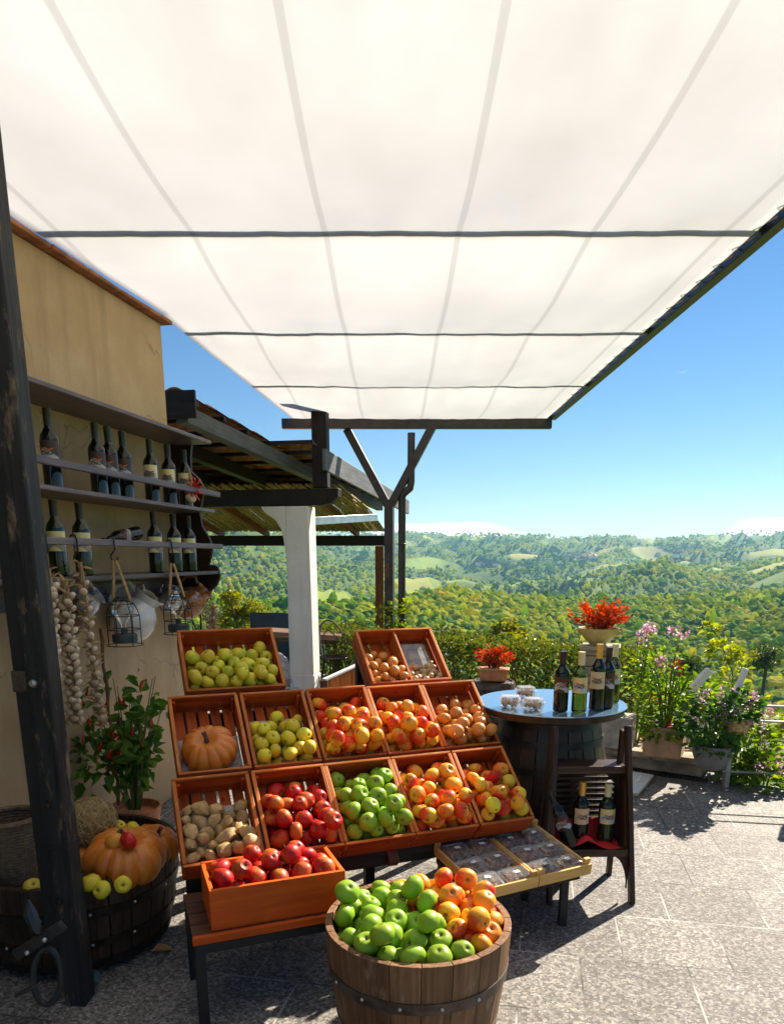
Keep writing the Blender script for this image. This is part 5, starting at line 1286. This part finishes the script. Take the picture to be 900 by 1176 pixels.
# fallen leaves on the ledge
for k in range(14):
    q = LXm @ V((.55 + r.random() * .65, .05 + r.random() * .5, hl + .012)); b = MB(); b.leaf((0, 0, 0), (r.uniform(-1, 1), r.uniform(-1, 1), .1), (0, 0, 1), .05, .03, 0, .4)
    tag(b.build('fallen_leaf', 'dry_leaf', None, X=Matrix.Translation(q)), 'dry fallen leaf lying on the stone ledge between the planters', 'leaf', 'dry leaves on the ledge')
# round grey pot with geranium
pr_ = V(atd(818, 858, 5.12)); pr_.z = hl + .008
t = thing('round_pot', 'round grey pot at the end of the stone ledge', 'pot', Matrix.Translation(pr_))
b = MB(); b.lathe([(0, 0), (.075, 0), (.105, .04), (.128, .10), (.135, .165), (.128, .175), (.118, .165), (.11, .12), (0, .12)], 32); b.build('bowl', 'grey_pot', t)
b = MB(); b.lathe([(0, .125), (.108, .125), (.108, .14), (0, .145)], 20); b.build('soil', 'soil', t)
t = thing('geranium', 'bushy geranium with pink flowers in the round grey pot', 'plant', Matrix.Translation(pr_ + V((0, 0, .14))))
b = MB(); T = stems(b, 14, (.22, .18), .32, r); b.build('stems', 'stem_green', t)
b = MB(); clump(b, 330, (-.03, 0, .17), (.24, .2, .17), .05, .05, r, .6); clump(b, 60, (.0, -.08, .03), (.14, .08, .07), .045, .045, r); b.build('foliage', 'geranium_leaf', t)
for k in range(14): flower_head(V((r.uniform(-.22, .24), r.uniform(-.18, .1), r.uniform(.2, .38))), .024, 16, r, 'pink_flower', t)
# hanging basket-like pink flower ball
pq = V(atd(848, 815, 5.0)); t = thing('pink_geranium', 'ball of pink geranium flowers hanging at the railing right of the grey pot', 'plant', Matrix.Translation(pq))
b = MB(); clump(b, 220, (0, 0, 0), (.15, .13, .13), .05, .045, r, .5); b.build('foliage', 'geranium_leaf', t)
for k in range(20):
    a, c = r.random() * 6.28, r.uniform(-.6, 1); flower_head(V((cos(a) * .15, sin(a) * .13, c * .13)), .026, 18, r, 'pink_flower', t)
b = MB(); b.lathe([(0, -.16), (.07, -.16), (.11, -.06), (.10, -.05), (0, -.1)], 20); b.build('coir_basket', 'straw', t)
# climbing yellow-green vine
pv = V(atd(838, 850, 5.6)); pv.z = -.3; zt_ = atd(838, 715, 5.6).z + .3
t = thing('climbing_vine', 'yellow-green climbing vine standing up behind the railing', 'plant', Matrix.Translation(pv))
b = MB(); pth = [V((.05, 0, 0)), V((.02, 0, zt_ * .4)), V((-.03, .02, zt_ * .75)), V((-.16, .02, zt_ * .93)), V((-.26, .0, zt_ * 1.0))]
b.tube(pth, [.01, .008, .006, .004, .003], 6); b.build('stem', 'stem_green', t)
b = MB(); clump(b, 230, (.0, 0, zt_ * .55), (.12, .10, zt_ * .33), .05, .045, r); clump(b, 90, (-.12, .02, zt_ * .86), (.12, .06, .08), .05, .045, r); clump(b, 30, (-.24, .0, zt_ * .98), (.07, .03, .035), .05, .045, r); b.build('foliage', 'vine_leaf', t)
# flowering bushes outside the railing
for k, (u, v, d, ex, n, mt, lb) in enumerate(((852, 860, 5.35, (.22, .2, .28), 480, 'planter_leaf', 'sunlit flowering bush below the railing, next to the round pot'), (876, 826, 5.6, (.14, .2, .16), 170, 'vine_leaf', 'yellow-green bush with pink blooms at the right end of the railing'), (872, 895, 5.25, (.2, .2, .2), 300, 'planter_leaf', 'low leafy bush behind the bottom rail at the terrace edge'), (800, 798, 6.1, (.26, .2, .17), 260, 'planter_leaf', 'broad leafy bush behind the planters and white rail posts'), (925, 860, 5.5, (.2, .25, .3), 300, 'vine_leaf', 'tall sunlit bush beyond the right edge of the terrace'))):
    q = V(atd(u, v, d)); t = thing('flowering_bush', lb, 'bush', Matrix.Translation(V((q.x, q.y, -.5)))); z0 = q.z + .5
    b = MB(); stems(b, 14, (ex[0] * .8, ex[1] * .8), z0 + ex[2] * .5, r); b.build('stems', 'stem_green', t)
    b = MB(); clump(b, n, (0, 0, z0), ex, .06, .042, r); clump(b, n // 3, (0, 0, z0 * .45), (ex[0], ex[1], z0 * .4), .06, .04, r); b.build('foliage', mt, t)
    for j in range(9): flower_head(V((r.uniform(-.9, .9) * ex[0], -r.random() * ex[1], z0 + r.uniform(-.8, .9) * ex[2])), .032, 16, r, 'pink_flower', t)
# railing
RX0, RX1 = atd(829, 886, 5.2), V((4.3, 4.66, 0)); rd = (V((RX1.x, RX1.y, 0)) - V((RX0.x, RX0.y, 0))).normalized(); ra = V((RX0.x, RX0.y, 0)) + rd * .0 
t = thing('terrace_railing', 'light metal railing with white posts along the right terrace edge', 'railing', Matrix.Translation(ra))
for z, rr_, m_ in ((RX0.z, .009, 'rail_grey'), (atd(860, 824, 5.2).z, .008, 'rail_grey'), (atd(860, 806, 5.2).z, .008, 'rail_grey')):
    b = MB(); b.tube([V((0, 0, z)), rd * 1.8 + V((0, 0, z))], rr_, 8); b.build('rail', m_, t)
for s_ in (0.04, .70, 1.4):
    b = MB(); zz = atd(845, 772, 5.2).z; b.bar(rd * s_ + V((0, .02, -.3)), rd * s_ + V((0, .02, zz - .12)), .035, .05, (0, 1, 0)); b.build('post', 'rail_grey', t, .004)
    b = MB(); b.bar(rd * s_ + V((0, .02, zz - .12)), rd * s_ + V((.05, .02, zz + .05)), .03, .045, (0, 1, 0)); b.build('slanted_cap', 'white_rail', t, .004)
q0 = atd(796, 790, 5.9); q1 = atd(814, 770, 5.9)
b = MB(); b.bar(V((q0.x, q0.y, q0.z)), V((q1.x, q1.y, q1.z)), .06, .05, (0, 1, 0)); b.bar(q0 + V((0, .02, .03)), V((q0.x, q0.y + .02, -.2)), .04, .05, (0, 1, 0)); tag(b.build('slanted_post', 'white_rail', None, .004), 'white slanted wooden post rising from the bush behind the planters', 'post')

# ================================================================== HEDGE, PILLAR, BACK BARREL
r = random.Random(21)
h0, h1 = V((-1.05, 9.6, 0)), V((2.45, 6.75, 0)); hd = h1 - h0; hL = hd.length; hd.normalize(); hn = V((-hd.y, hd.x, 0))
t = thing('hedge', 'clipped evergreen hedge with yellow-green sunlit top behind the barrels', 'hedge', frame(h0, hd, hn, EZ))
b = MB(); N = 15000
for k in range(N):
    x = r.random() * hL; zt_ = .68 + .05 * noise.noise(V((x * 2.2, 0, 0))) + .03 * noise.noise(V((x * 7, 3, 0))); f = r.random()
    if f < .45: y, z = r.uniform(-.38, .38), zt_ + r.gauss(0, .035)
    elif f < .9: y, z = -.38 + r.gauss(0, .05), r.uniform(-.15, zt_)
    else: y, z = r.uniform(-.35, .35), r.uniform(0, zt_)
    y += .07 * noise.noise(V((x * 3, z * 3, 5)))
    d = V((r.uniform(-1, 1), r.uniform(-1, .6), r.uniform(-.3, 1.2))); b.leaf((x, y, z), d, (r.uniform(-1, 1), r.uniform(-1, 1), r.uniform(.2, 1)), r.uniform(.035, .06), r.uniform(.022, .034))
b.build('leaves', 'hedge_leaf', t)
b = MB()
for k in range(90):
    x = r.random() * hL; b.tube([(x, r.uniform(-.1, .1), -.3), (x + r.uniform(-.1, .1), r.uniform(-.25, .1), .3), (x + r.uniform(-.2, .2), r.uniform(-.33, .2), .6)], [.012, .008, .004], 5)
b.build('branches', 'bark', t)
# pillar with bowl
pp_ = V(atd(686, 800, 6.5)); zp = atd(686, 739, 6.5).z
t = thing('stone_pillar', 'square stone pillar in front of the hedge carrying the flower bowl', 'pillar', rotz(V((pp_.x, pp_.y, 0)), -.3))
b = MB(); zc = 0.
while zc < zp - .05:
    hh = r.uniform(.06, .10); hh = min(hh, zp - .035 - zc); x = -.13
    while x < .125:
        w = min(r.uniform(.09, .16), .13 - x)
        if .13 - x - w < .04: w = .13 - x
        b.box((x + w / 2, 0, zc + hh / 2), (w - .006, .26 + r.uniform(-.012, .012), hh - .006)); x += w
    zc += hh
b.build('masonry', 'pillar_stone', t, .006)
b = MB(); b.box((0, 0, zp - .018), (.33, .33, .035)); b.build('cap_slab', 'pillar_stone', t, .006)
pb_ = V((pp_.x - .03, pp_.y, zp)); t = thing('flower_bowl', 'pale yellow handled bowl on the stone pillar', 'bowl', Matrix.Translation(pb_))
b = MB(); b.lathe([(0, 0), (.07, 0), (.075, .012), (.11, .045), (.155, .10), (.175, .135), (.178, .15), (.165, .148), (.15, .12), (0, .10)], 32); b.build('body', 'yellow_bowl', t)
for s_ in (-1, 1):
    b = MB(); b.tube([(s_ * .165, 0, .125), (s_ * .205, 0, .135), (s_ * .21, 0, .105), (s_ * .165, 0, .085)], .010, 8); b.build('handle', 'yellow_bowl', t)
def red_plant(p, ex, n, lb, seed, h):
    r = random.Random(seed); t = thing('red_leaf_plant', lb, 'plant', Matrix.Translation(p)); b = MB(); T = []
    for k in range(44):
        a = r.random() * 6.28; q = sqrt(r.random()); e = V((cos(a) * ex[0] * q, sin(a) * ex[1] * q, h * (1 - .45 * q * q) * r.uniform(.65, 1.05))); T.append(e); b.tube([(e.x * .2, e.y * .2, 0), (e.x * .55, e.y * .55, e.z * .6), e], [.004, .003, .0015], 4)
    b.build('stems', 'stem_brown', t); b = MB()
    for k in range(n):
        e = r.choice(T); f = r.uniform(.3, 1.02); q = V((e.x * f * (.6 + .4 * f), e.y * f * (.6 + .4 * f), e.z * f)) + V((r.gauss(0, .012), r.gauss(0, .012), r.gauss(0, .012)))
        b.leaf(q, V((e.x * 2 + r.uniform(-.3, .3), e.y * 2 + r.uniform(-.3, .3), .2 + r.uniform(-.2, .4))), (r.uniform(-1, 1), r.uniform(-1, 1), 1), r.uniform(.022, .036), r.uniform(.018, .026))
    b.build('foliage', 'red_leaf', t)
    return t
t = red_plant(pb_ + V((-.01, 0, .11)), (.26, .2), 1300, 'bright orange-red leafy plant in the yellow bowl on the pillar', 5, .30)
b = MB(); b.tube([(.1, 0, .0), (.2, 0, .08), (.29, .0, .14)], .0025, 5); b.leaf((.28, 0, .135), (1, 0, 1), (0, -1, 0), .03, .02); b.build('twig', 'stem_brown', t)
# small keg with terracotta trough
pk = V(atd(566, 781, 6.7)); zk = pk.z; t = thing('small_barrel', 'small dark barrel in front of the hedge carrying a terracotta trough', 'barrel', Matrix.Translation(V((pk.x, pk.y, 0))))
RK = lambda z: .19 + .035 * sin(pi * z / zk)
staved([(RK(z), z) for z in np.linspace(0, zk - .005, 9)], .02, 18).build('staves', ['barrel_wood'], t, .002)
for f0, f1 in ((.03, .12), (.30, .38), (.62, .70), (.88, .97)): hoop(t, RK(f0 * zk), f0 * zk, RK(f1 * zk), f1 * zk, 'iron_hoop', .004)
b = MB(); b.lathe([(0, zk - .05), (.17, zk - .05), (.17, zk - .03), (0, zk - .03)], 20); b.build('head', 'barrel_wood', t)
X = rotz(V((pk.x, pk.y - .02, zk - .002)), -.2); t = thing('terracotta_trough', 'terracotta trough standing on the small barrel', 'planter', X); w, d, h = .27, .15, .105
b = MB(); b.hexa([(-w * .43, -d * .42, 0), (w * .43, -d * .42, 0), (w * .43, d * .42, 0), (-w * .43, d * .42, 0), (-w / 2, -d / 2, h), (w / 2, -d / 2, h), (w / 2, d / 2, h), (-w / 2, d / 2, h)]); b.build('trough', 'terracotta', t, .008)
b = MB(); b.box((0, 0, h), (w + .012, d + .012, .022)); b.build('rim', 'terracotta', t, .006)
red_plant(V((pk.x, pk.y - .02, zk + h)), (.19, .11), 620, 'orange-red leafy plant in the terracotta trough on the small barrel', 8, .21)

# ================================================================== THINGS BEHIND THE COLUMN
q0, q1 = atd(308, 726, 8.9), atd(392, 731, 8.9)
t = thing('wooden_table', 'brown wooden table edge seen behind the white column', 'table', Matrix.Translation(V((q0.x, q0.y, 0))))
L_ = (q1 - q0).length
for dz in (0, -.075): b = MB(); b.bar((0, 0, q0.z + dz), (L_, 0, q1.z + dz), .5 if dz == 0 else .05, .065, (0, 0, 1)); b.build('board', 'table_wood', t, .004)
for x in (.08, L_ - .08): b = MB(); b.bar((x, 0, q0.z - .11), (x, 0, 0), .06, .06, (0, 1, 0)); b.build('leg', 'table_wood', t, .003)
q = atd(322, 790, 7.6); t = thing('covered_chair', 'folding chair with grey patterned cover just left of the white column', 'chair', rotz(V((q.x, q.y, 0)), -.3)); zz = q.z
b = MB(); b.blob((0, 0, zz + .17), .17, 16, 12, 0, .25, None, (.7, .45, 1.15)); b.build('cover', 'grey_fabric', t)
b = MB(); b.tube([(-.15, 0, 0), (-.12, 0, zz + .1), (-.05, .02, zz + .36)], .012, 8); b.tube([(.18, 0, 0), (.15, 0, zz + .02), (.02, .05, zz + .3)], .012, 8); b.bar((-.2, -.1, zz + .0), (.25, -.1, zz + .03), .02, .02); b.bar((-.2, -.1, zz - .08), (.25, -.1, zz - .05), .02, .02); b.build('metal_frame', 'galvanised', t)
b = MB(); b.box((0, 0, .45), (.9, .05, .9)); q = atd(335, 752, 9.6); tag(b.build('dark_tarp', 'tarp', None, .01, X=rotz(V((q.x - .1, q.y, .0)), -.2)), 'dark blue tarpaulin sheet hanging behind the chair', 'tarpaulin')
# iron chair right of column
q = atd(384, 765, 8.6); t = thing('wire_chair', 'curved black wire chair in shade right of the white column', 'chair', rotz(V((q.x, q.y, 0)), .5)); zs = .46; b = MB()
b.tube([(.17 * cos(a), .17 * sin(a), zs) for a in np.linspace(0, 2 * pi, 25)[:-1]], .012, 7, 0, True); b.build('seat_ring', 'steel_dark', t)
b = MB(); b.lathe([(0, zs - .01), (.165, zs), (.165, zs + .008), (0, zs)], 24); b.build('seat', 'black_metal', t)
b = MB(); b.tube([(.17 * cos(a), .17 * sin(a), zs + .42 * sin((a + .3) / (pi + .6) * pi)) for a in np.linspace(-.3, pi + .3, 21)], .011, 7); b.tube([(.12 * cos(a), .17 * sin(a), zs + .30 * sin(a)) for a in np.linspace(0, pi, 15)], .008, 6); b.build('back_loop', 'steel_dark', t)
for k in range(4): a = k * pi / 2 + .78; b = MB(); b.tube([(.13 * cos(a), .13 * sin(a), zs), (.19 * cos(a), .19 * sin(a), 0)], .011, 6); b.build('leg', 'steel_dark', t)
# slatted fence panel
f0, f1 = atd(372, 781, 6.9), atd(425, 757, 7.4)
t = thing('slatted_fence', 'orange wooden slatted fence panel right of the column base', 'fence', Matrix.Translation(V((f0.x, f0.y, 0)))); D = f1 - f0; n = 13
for k in range(n):
    q = D * (k / (n - 1)); b = MB(); b.bar((q.x, q.y, f0.z + q.z - .02), (q.x, q.y, .05), .042, .016, (0, 1, 0)); b.build('slat', 'fence_wood', t, .002)
b = MB(); b.bar((0, 0, f0.z), (D.x, D.y, f1.z), .05, .022); tag(b.build('top_rail', 'white_rail', t, .003), 'pale sunlit rail')
b = MB(); b.bar((0, 0, 0), (0, 0, f0.z + .0), .07, .07, (0, 1, 0)); b.build('post', 'bench_wood', t, .004)
# vine at the steel post
r = random.Random(9); q = V((py.x + .08, py.y - .1, .0)); zq = atd(450, 705, 8.2).z
t = thing('young_vine', 'young vine with bright leaves climbing at the steel Y post', 'plant', Matrix.Translation(q)); b = MB()
b.tube([(0, 0, 0), (.02, 0, zq * .6), (-.03, 0, zq)], .006, 6); b.tube([(.02, 0, zq * .7), (.12, 0, zq * .95), (.15, 0, zq + .12)], .004, 6); b.tube([(-.02, 0, zq * .8), (-.14, 0, zq), (-.22, 0, zq + .06)], .004, 6); b.build('stems', 'stem_green', t)
b = MB(); clump(b, 70, (0, 0, zq * .95), (.16, .08, .15), .07, .05, r); clump(b, 12, (-.18, 0, zq + .02), (.08, .03, .05), .07, .05, r); clump(b, 14, (.13, 0, zq + .05), (.05, .03, .1), .07, .05, r); b.build('foliage', 'vine_leaf', t)

# ================================================================== CHILLI PLANT AND CANE
r = random.Random(14); pc_ = wuv(152, 900, .24); pc_.z = 0
t = thing('plant_pot', 'brown pot of the chilli plant hidden behind the pumpkin tub', 'pot', Matrix.Translation(pc_)); b = MB()
b.lathe([(0, 0), (.10, 0), (.14, .24), (.15, .26), (.135, .26), (.125, .22), (0, .22)], 24); b.build('pot_body', 'terracotta', t); b = MB(); b.lathe([(0, .21), (.12, .212), (0, .22)], 16); b.build('soil', 'soil', t)
zc0, zc1 = .24, wuv(150, 785, .24).z
t = thing('chili_plant', 'dark green chilli plant with small red peppers against the house wall', 'plant', Matrix.Translation(pc_ + V((0, 0, zc0)))); hh = zc1 - zc0
b = MB(); T = stems(b, 26, (.27, .18), hh * 1.03, r, .005); b.build('stems', 'stem_green', t)
b = MB()
for e in T:
    for k in range(12):
        f = r.uniform(.35, 1.08); q = V((e.x * f, e.y * f, e.z * f)) + V((r.gauss(0, .045), r.gauss(0, .04), r.gauss(0, .05))); d = V((r.uniform(-1, 1), r.uniform(-1, .4), r.uniform(-1.2, .2))); b.leaf(q, d, (r.uniform(-1, 1), -1, r.uniform(-.2, 1)), r.uniform(.05, .09), r.uniform(.028, .045))
clump(b, 60, (-.16, -.1, hh * .38), (.16, .08, .14), .08, .045, r, -.5)
b.build('foliage', 'chili_leaf', t)
for k in range(30):
    e = r.choice(T); f = r.uniform(.6, 1.08); q = V((e.x * f, e.y * f - .05, e.z * f)) + V((r.gauss(0, .05), r.gauss(-.03, .02), r.gauss(0, .04))); d = V((r.uniform(-.5, .5), r.uniform(-.4, .1), r.choice((1, 1, -1)) * r.uniform(.4, 1))).normalized()
    b = MB(); b.tube([q, q + d * .018, q + d * .040, q + d * .055], [.005, .0075, .006, .0015], 7); b.build('pepper', 'pepper_skin', t)
a, c_ = wsp(115, 722, .10), wsp(137, 925, .22)
b = MB(); n = 14; D = c_ - a; b.tube([a + D * (i / n) + V((.006 * sin(i * 1.7), 0, 0)) for i in range(n + 1)], [.0085 + (.003 if i % 4 == 1 else 0) for i in range(n + 1)], 8); tag(b.build('cane_stick', 'cane'), 'long brown cane leaning on the house wall through the chilli plant', 'cane')

# ================================================================== NEARER TREES IN THE VALLEY
def tree(u, vtop, vbot, d, wpx, mat, lb, seed, n=900, cat='tree', nm='leafy_tree'):
    r = random.Random(seed); top, bot = atd(u, vtop, d), atd(u, vbot, d); h = top.z - bot.z; R = wpx / FPX * d / 2; z0 = terrain_h(bot.x, bot.y); trunk0 = V((bot.x, bot.y, z0))
    t = thing(nm, lb, cat, Matrix.Translation(trunk0)); zz = bot.z - z0
    b = MB(); b.tube([(0, 0, 0), (R * .05, 0, max(zz, 0) + h * .3), (0, R * .05, max(zz, 0) + h * .85)], [R * .10, R * .07, R * .02], 7)
    cs = []
    for k in range(11):
        a = r.random() * 6.28; q = V((cos(a) * R * r.uniform(.2, .75), sin(a) * R * r.uniform(.2, .75), zz + h * r.uniform(.15, .85))); cs.append((q, r.uniform(.28, .48) * R)); b.tube([(0, 0, zz + h * .15), q], [R * .04, R * .012], 5)
    b.build('trunk', 'bark', t); b = MB(); s = R * .17
    for k in range(n):
        q, rr_ = r.choice(cs); d_ = V((r.gauss(0, 1), r.gauss(0, 1), r.gauss(0, 1))).normalized(); p_ = q + V((d_.x * rr_, d_.y * rr_, d_.z * min(rr_, h * .35))) * r.random() ** .4
        b.leaf(p_, V((d_.x + r.uniform(-.7, .7), d_.y + r.uniform(-.7, .7), r.uniform(-.6, .8))), (r.uniform(-1, 1), r.uniform(-1, 1), 1), s * r.uniform(.6, 1.2), s * .7)
    b.build('crown', mat, t)
tree(272, 672, 730, 45, 52, 'yellow_tree', 'bright yellow autumn tree left of the column, tallest of its group', 1, 1500)
tree(302, 690, 735, 42, 30, 'yellow_tree', 'spiky yellow-green tree between the yellow tree and the column', 2, 800)
tree(246, 695, 735, 50, 36, 'green_tree', 'dark green bush left of the bright yellow tree', 3, 700)
tree(325, 705, 738, 52, 34, 'green_tree', 'low green tree directly left of the column', 4, 700)
tree(852, 745, 782, 120, 28, 'yellow_tree', 'rounded yellow-brown tree on the slope above the right railing', 5, 700)
tree(790, 752, 790, 110, 60, 'green_tree', 'broad green tree on the slope behind the pink phlox', 6, 900)
tree(878, 738, 770, 130, 50, 'green_tree', 'green tree at the right edge of the near slope', 7, 800)
tree(590, 715, 752, 80, 70, 'yellow_tree', 'pale yellow-green tree just above the hedge behind the small barrel', 8, 1100)
tree(520, 722, 752, 75, 70, 'green_tree', 'green tree above the hedge behind the divided crate', 9, 1000)
tree(405, 712, 740, 70, 46, 'green_tree', 'green tree between the white column and the steel post', 10, 800)

# ================================================================== AIR, SKY, SUN, CAMERA
SUN_AZ, SUN_EL = radians(42), radians(34.5)
b = MB(); b.box((0, 3900, 20), (9000, 9000, 400)); o = b.build('haze', 'paper'); o['kind'] = 'stuff'
hz = bpy.data.materials.new('haze_air'); hz.use_nodes = True; nt = hz.node_tree; nt.nodes.clear(); ou = nt.nodes.new('ShaderNodeOutputMaterial'); pv_ = nt.nodes.new('ShaderNodeVolumePrincipled')
pv_.inputs['Color'].default_value = (.36, .74, 1, 1); pv_.inputs['Density'].default_value = .00006; pv_.inputs['Anisotropy'].default_value = .2; nt.links.new(pv_.outputs[0], ou.inputs['Volume'])
o.data.materials.clear(); o.data.materials.append(hz)

w = bpy.data.worlds.new('World'); scene.world = w; w.use_nodes = True; nt = w.node_tree; nt.nodes.clear()
N_ = nt.nodes.new; Lk = nt.links.new
out = N_('ShaderNodeOutputWorld'); bg = N_('ShaderNodeBackground'); sky = N_('ShaderNodeTexSky'); sky.sky_type = 'NISHITA'; sky.sun_disc = False; sky.sun_elevation = SUN_EL; sky.sun_rotation = SUN_AZ
sky.air_density = 1.0; sky.dust_density = 0.0; sky.ozone_density = 4.0; sky.altitude = 300
bg.inputs[1].default_value = .044
tc = N_('ShaderNodeTexCoord'); sp = N_('ShaderNodeSeparateXYZ'); Lk(tc.outputs['Generated'], sp.inputs[0])
def mth(op, a, b_=0., c=False):
    n = N_('ShaderNodeMath'); n.operation = op; n.use_clamp = c
    for i, x in enumerate((a, b_)):
        if isinstance(x, (int, float)): n.inputs[i].default_value = x
        else: Lk(x, n.inputs[i])
    return n.outputs[0]
az = mth('ARCTAN2', sp.outputs[0], sp.outputs[1]); el = sp.outputs[2]
cv = N_('ShaderNodeCombineXYZ'); Lk(mth('MULTIPLY', az, 16), cv.inputs[0]); Lk(mth('MULTIPLY', el, 90), cv.inputs[1])
cn = N_('ShaderNodeTexNoise'); cn.inputs['Scale'].default_value = 1.0; cn.inputs['Detail'].default_value = 6; cn.inputs['Roughness'].default_value = .6; Lk(cv.outputs[0], cn.inputs['Vector'])
def band(x, c, wd): return mth('SUBTRACT', 1.0, mth('POWER', mth('ABSOLUTE', mth('DIVIDE', mth('SUBTRACT', x, c), wd)), 2.0), True)
b1 = mth('MULTIPLY', band(az, radians(4.0), radians(7)), band(el, .033, .014)); b2 = mth('MULTIPLY', band(az, radians(27), radians(3.5)), band(el, .035, .013))
cm = mth('SUBTRACT', mth('MULTIPLY', mth('ADD', mth('ADD', b1, b2), mth('MULTIPLY', cn.outputs[0], 1.2)), 3.2), 2.6, True)
mx = N_('ShaderNodeMixRGB'); Lk(mth('MULTIPLY', cm, .9), mx.inputs[0]); hs_ = N_('ShaderNodeHueSaturation'); hs_.inputs['Saturation'].default_value = 1.16; Lk(sky.outputs[0], hs_.inputs['Color']); Lk(hs_.outputs[0], mx.inputs[1]); mx.inputs[2].default_value = (13.5, 13.2, 13.0, 1)
Lk(mx.outputs[0], bg.inputs[0]); Lk(bg.outputs[0], out.inputs[0])

ld_ = bpy.data.lights.new('sun', 'SUN'); ld_.energy = 4.8; ld_.angle = radians(.53); ld_.color = (1.0, .90, .74); lo = bpy.data.objects.new('sun', ld_); COL.objects.link(lo)
sd = V((sin(SUN_AZ) * cos(SUN_EL), cos(SUN_AZ) * cos(SUN_EL), sin(SUN_EL))); lo.rotation_euler = sd.to_track_quat('Z', 'Y').to_euler()

cam = bpy.data.cameras.new('camera'); co = bpy.data.objects.new('camera', cam); COL.objects.link(co); scene.camera = co
co.location = CC; co.rotation_euler = (pi / 2 - PITCH, 0, 0); cam.sensor_fit = 'HORIZONTAL'; cam.sensor_width = 36; cam.lens = 36 * FPX / 900; cam.shift_y = 258 / 900
cam.clip_start = .05; cam.clip_end = 20000
scene.view_settings.view_transform = 'Standard'; scene.view_settings.look = 'None'; scene.view_settings.gamma = 1; scene.view_settings.exposure = 1.42
scene.cycles.max_bounces = 8; scene.cycles.transparent_max_bounces = 16; scene.cycles.use_denoising = True
try: scene.cycles.denoiser = 'OPENIMAGEDENOISE'
except Exception: pass
scene.cycles.volume_bounces = 0
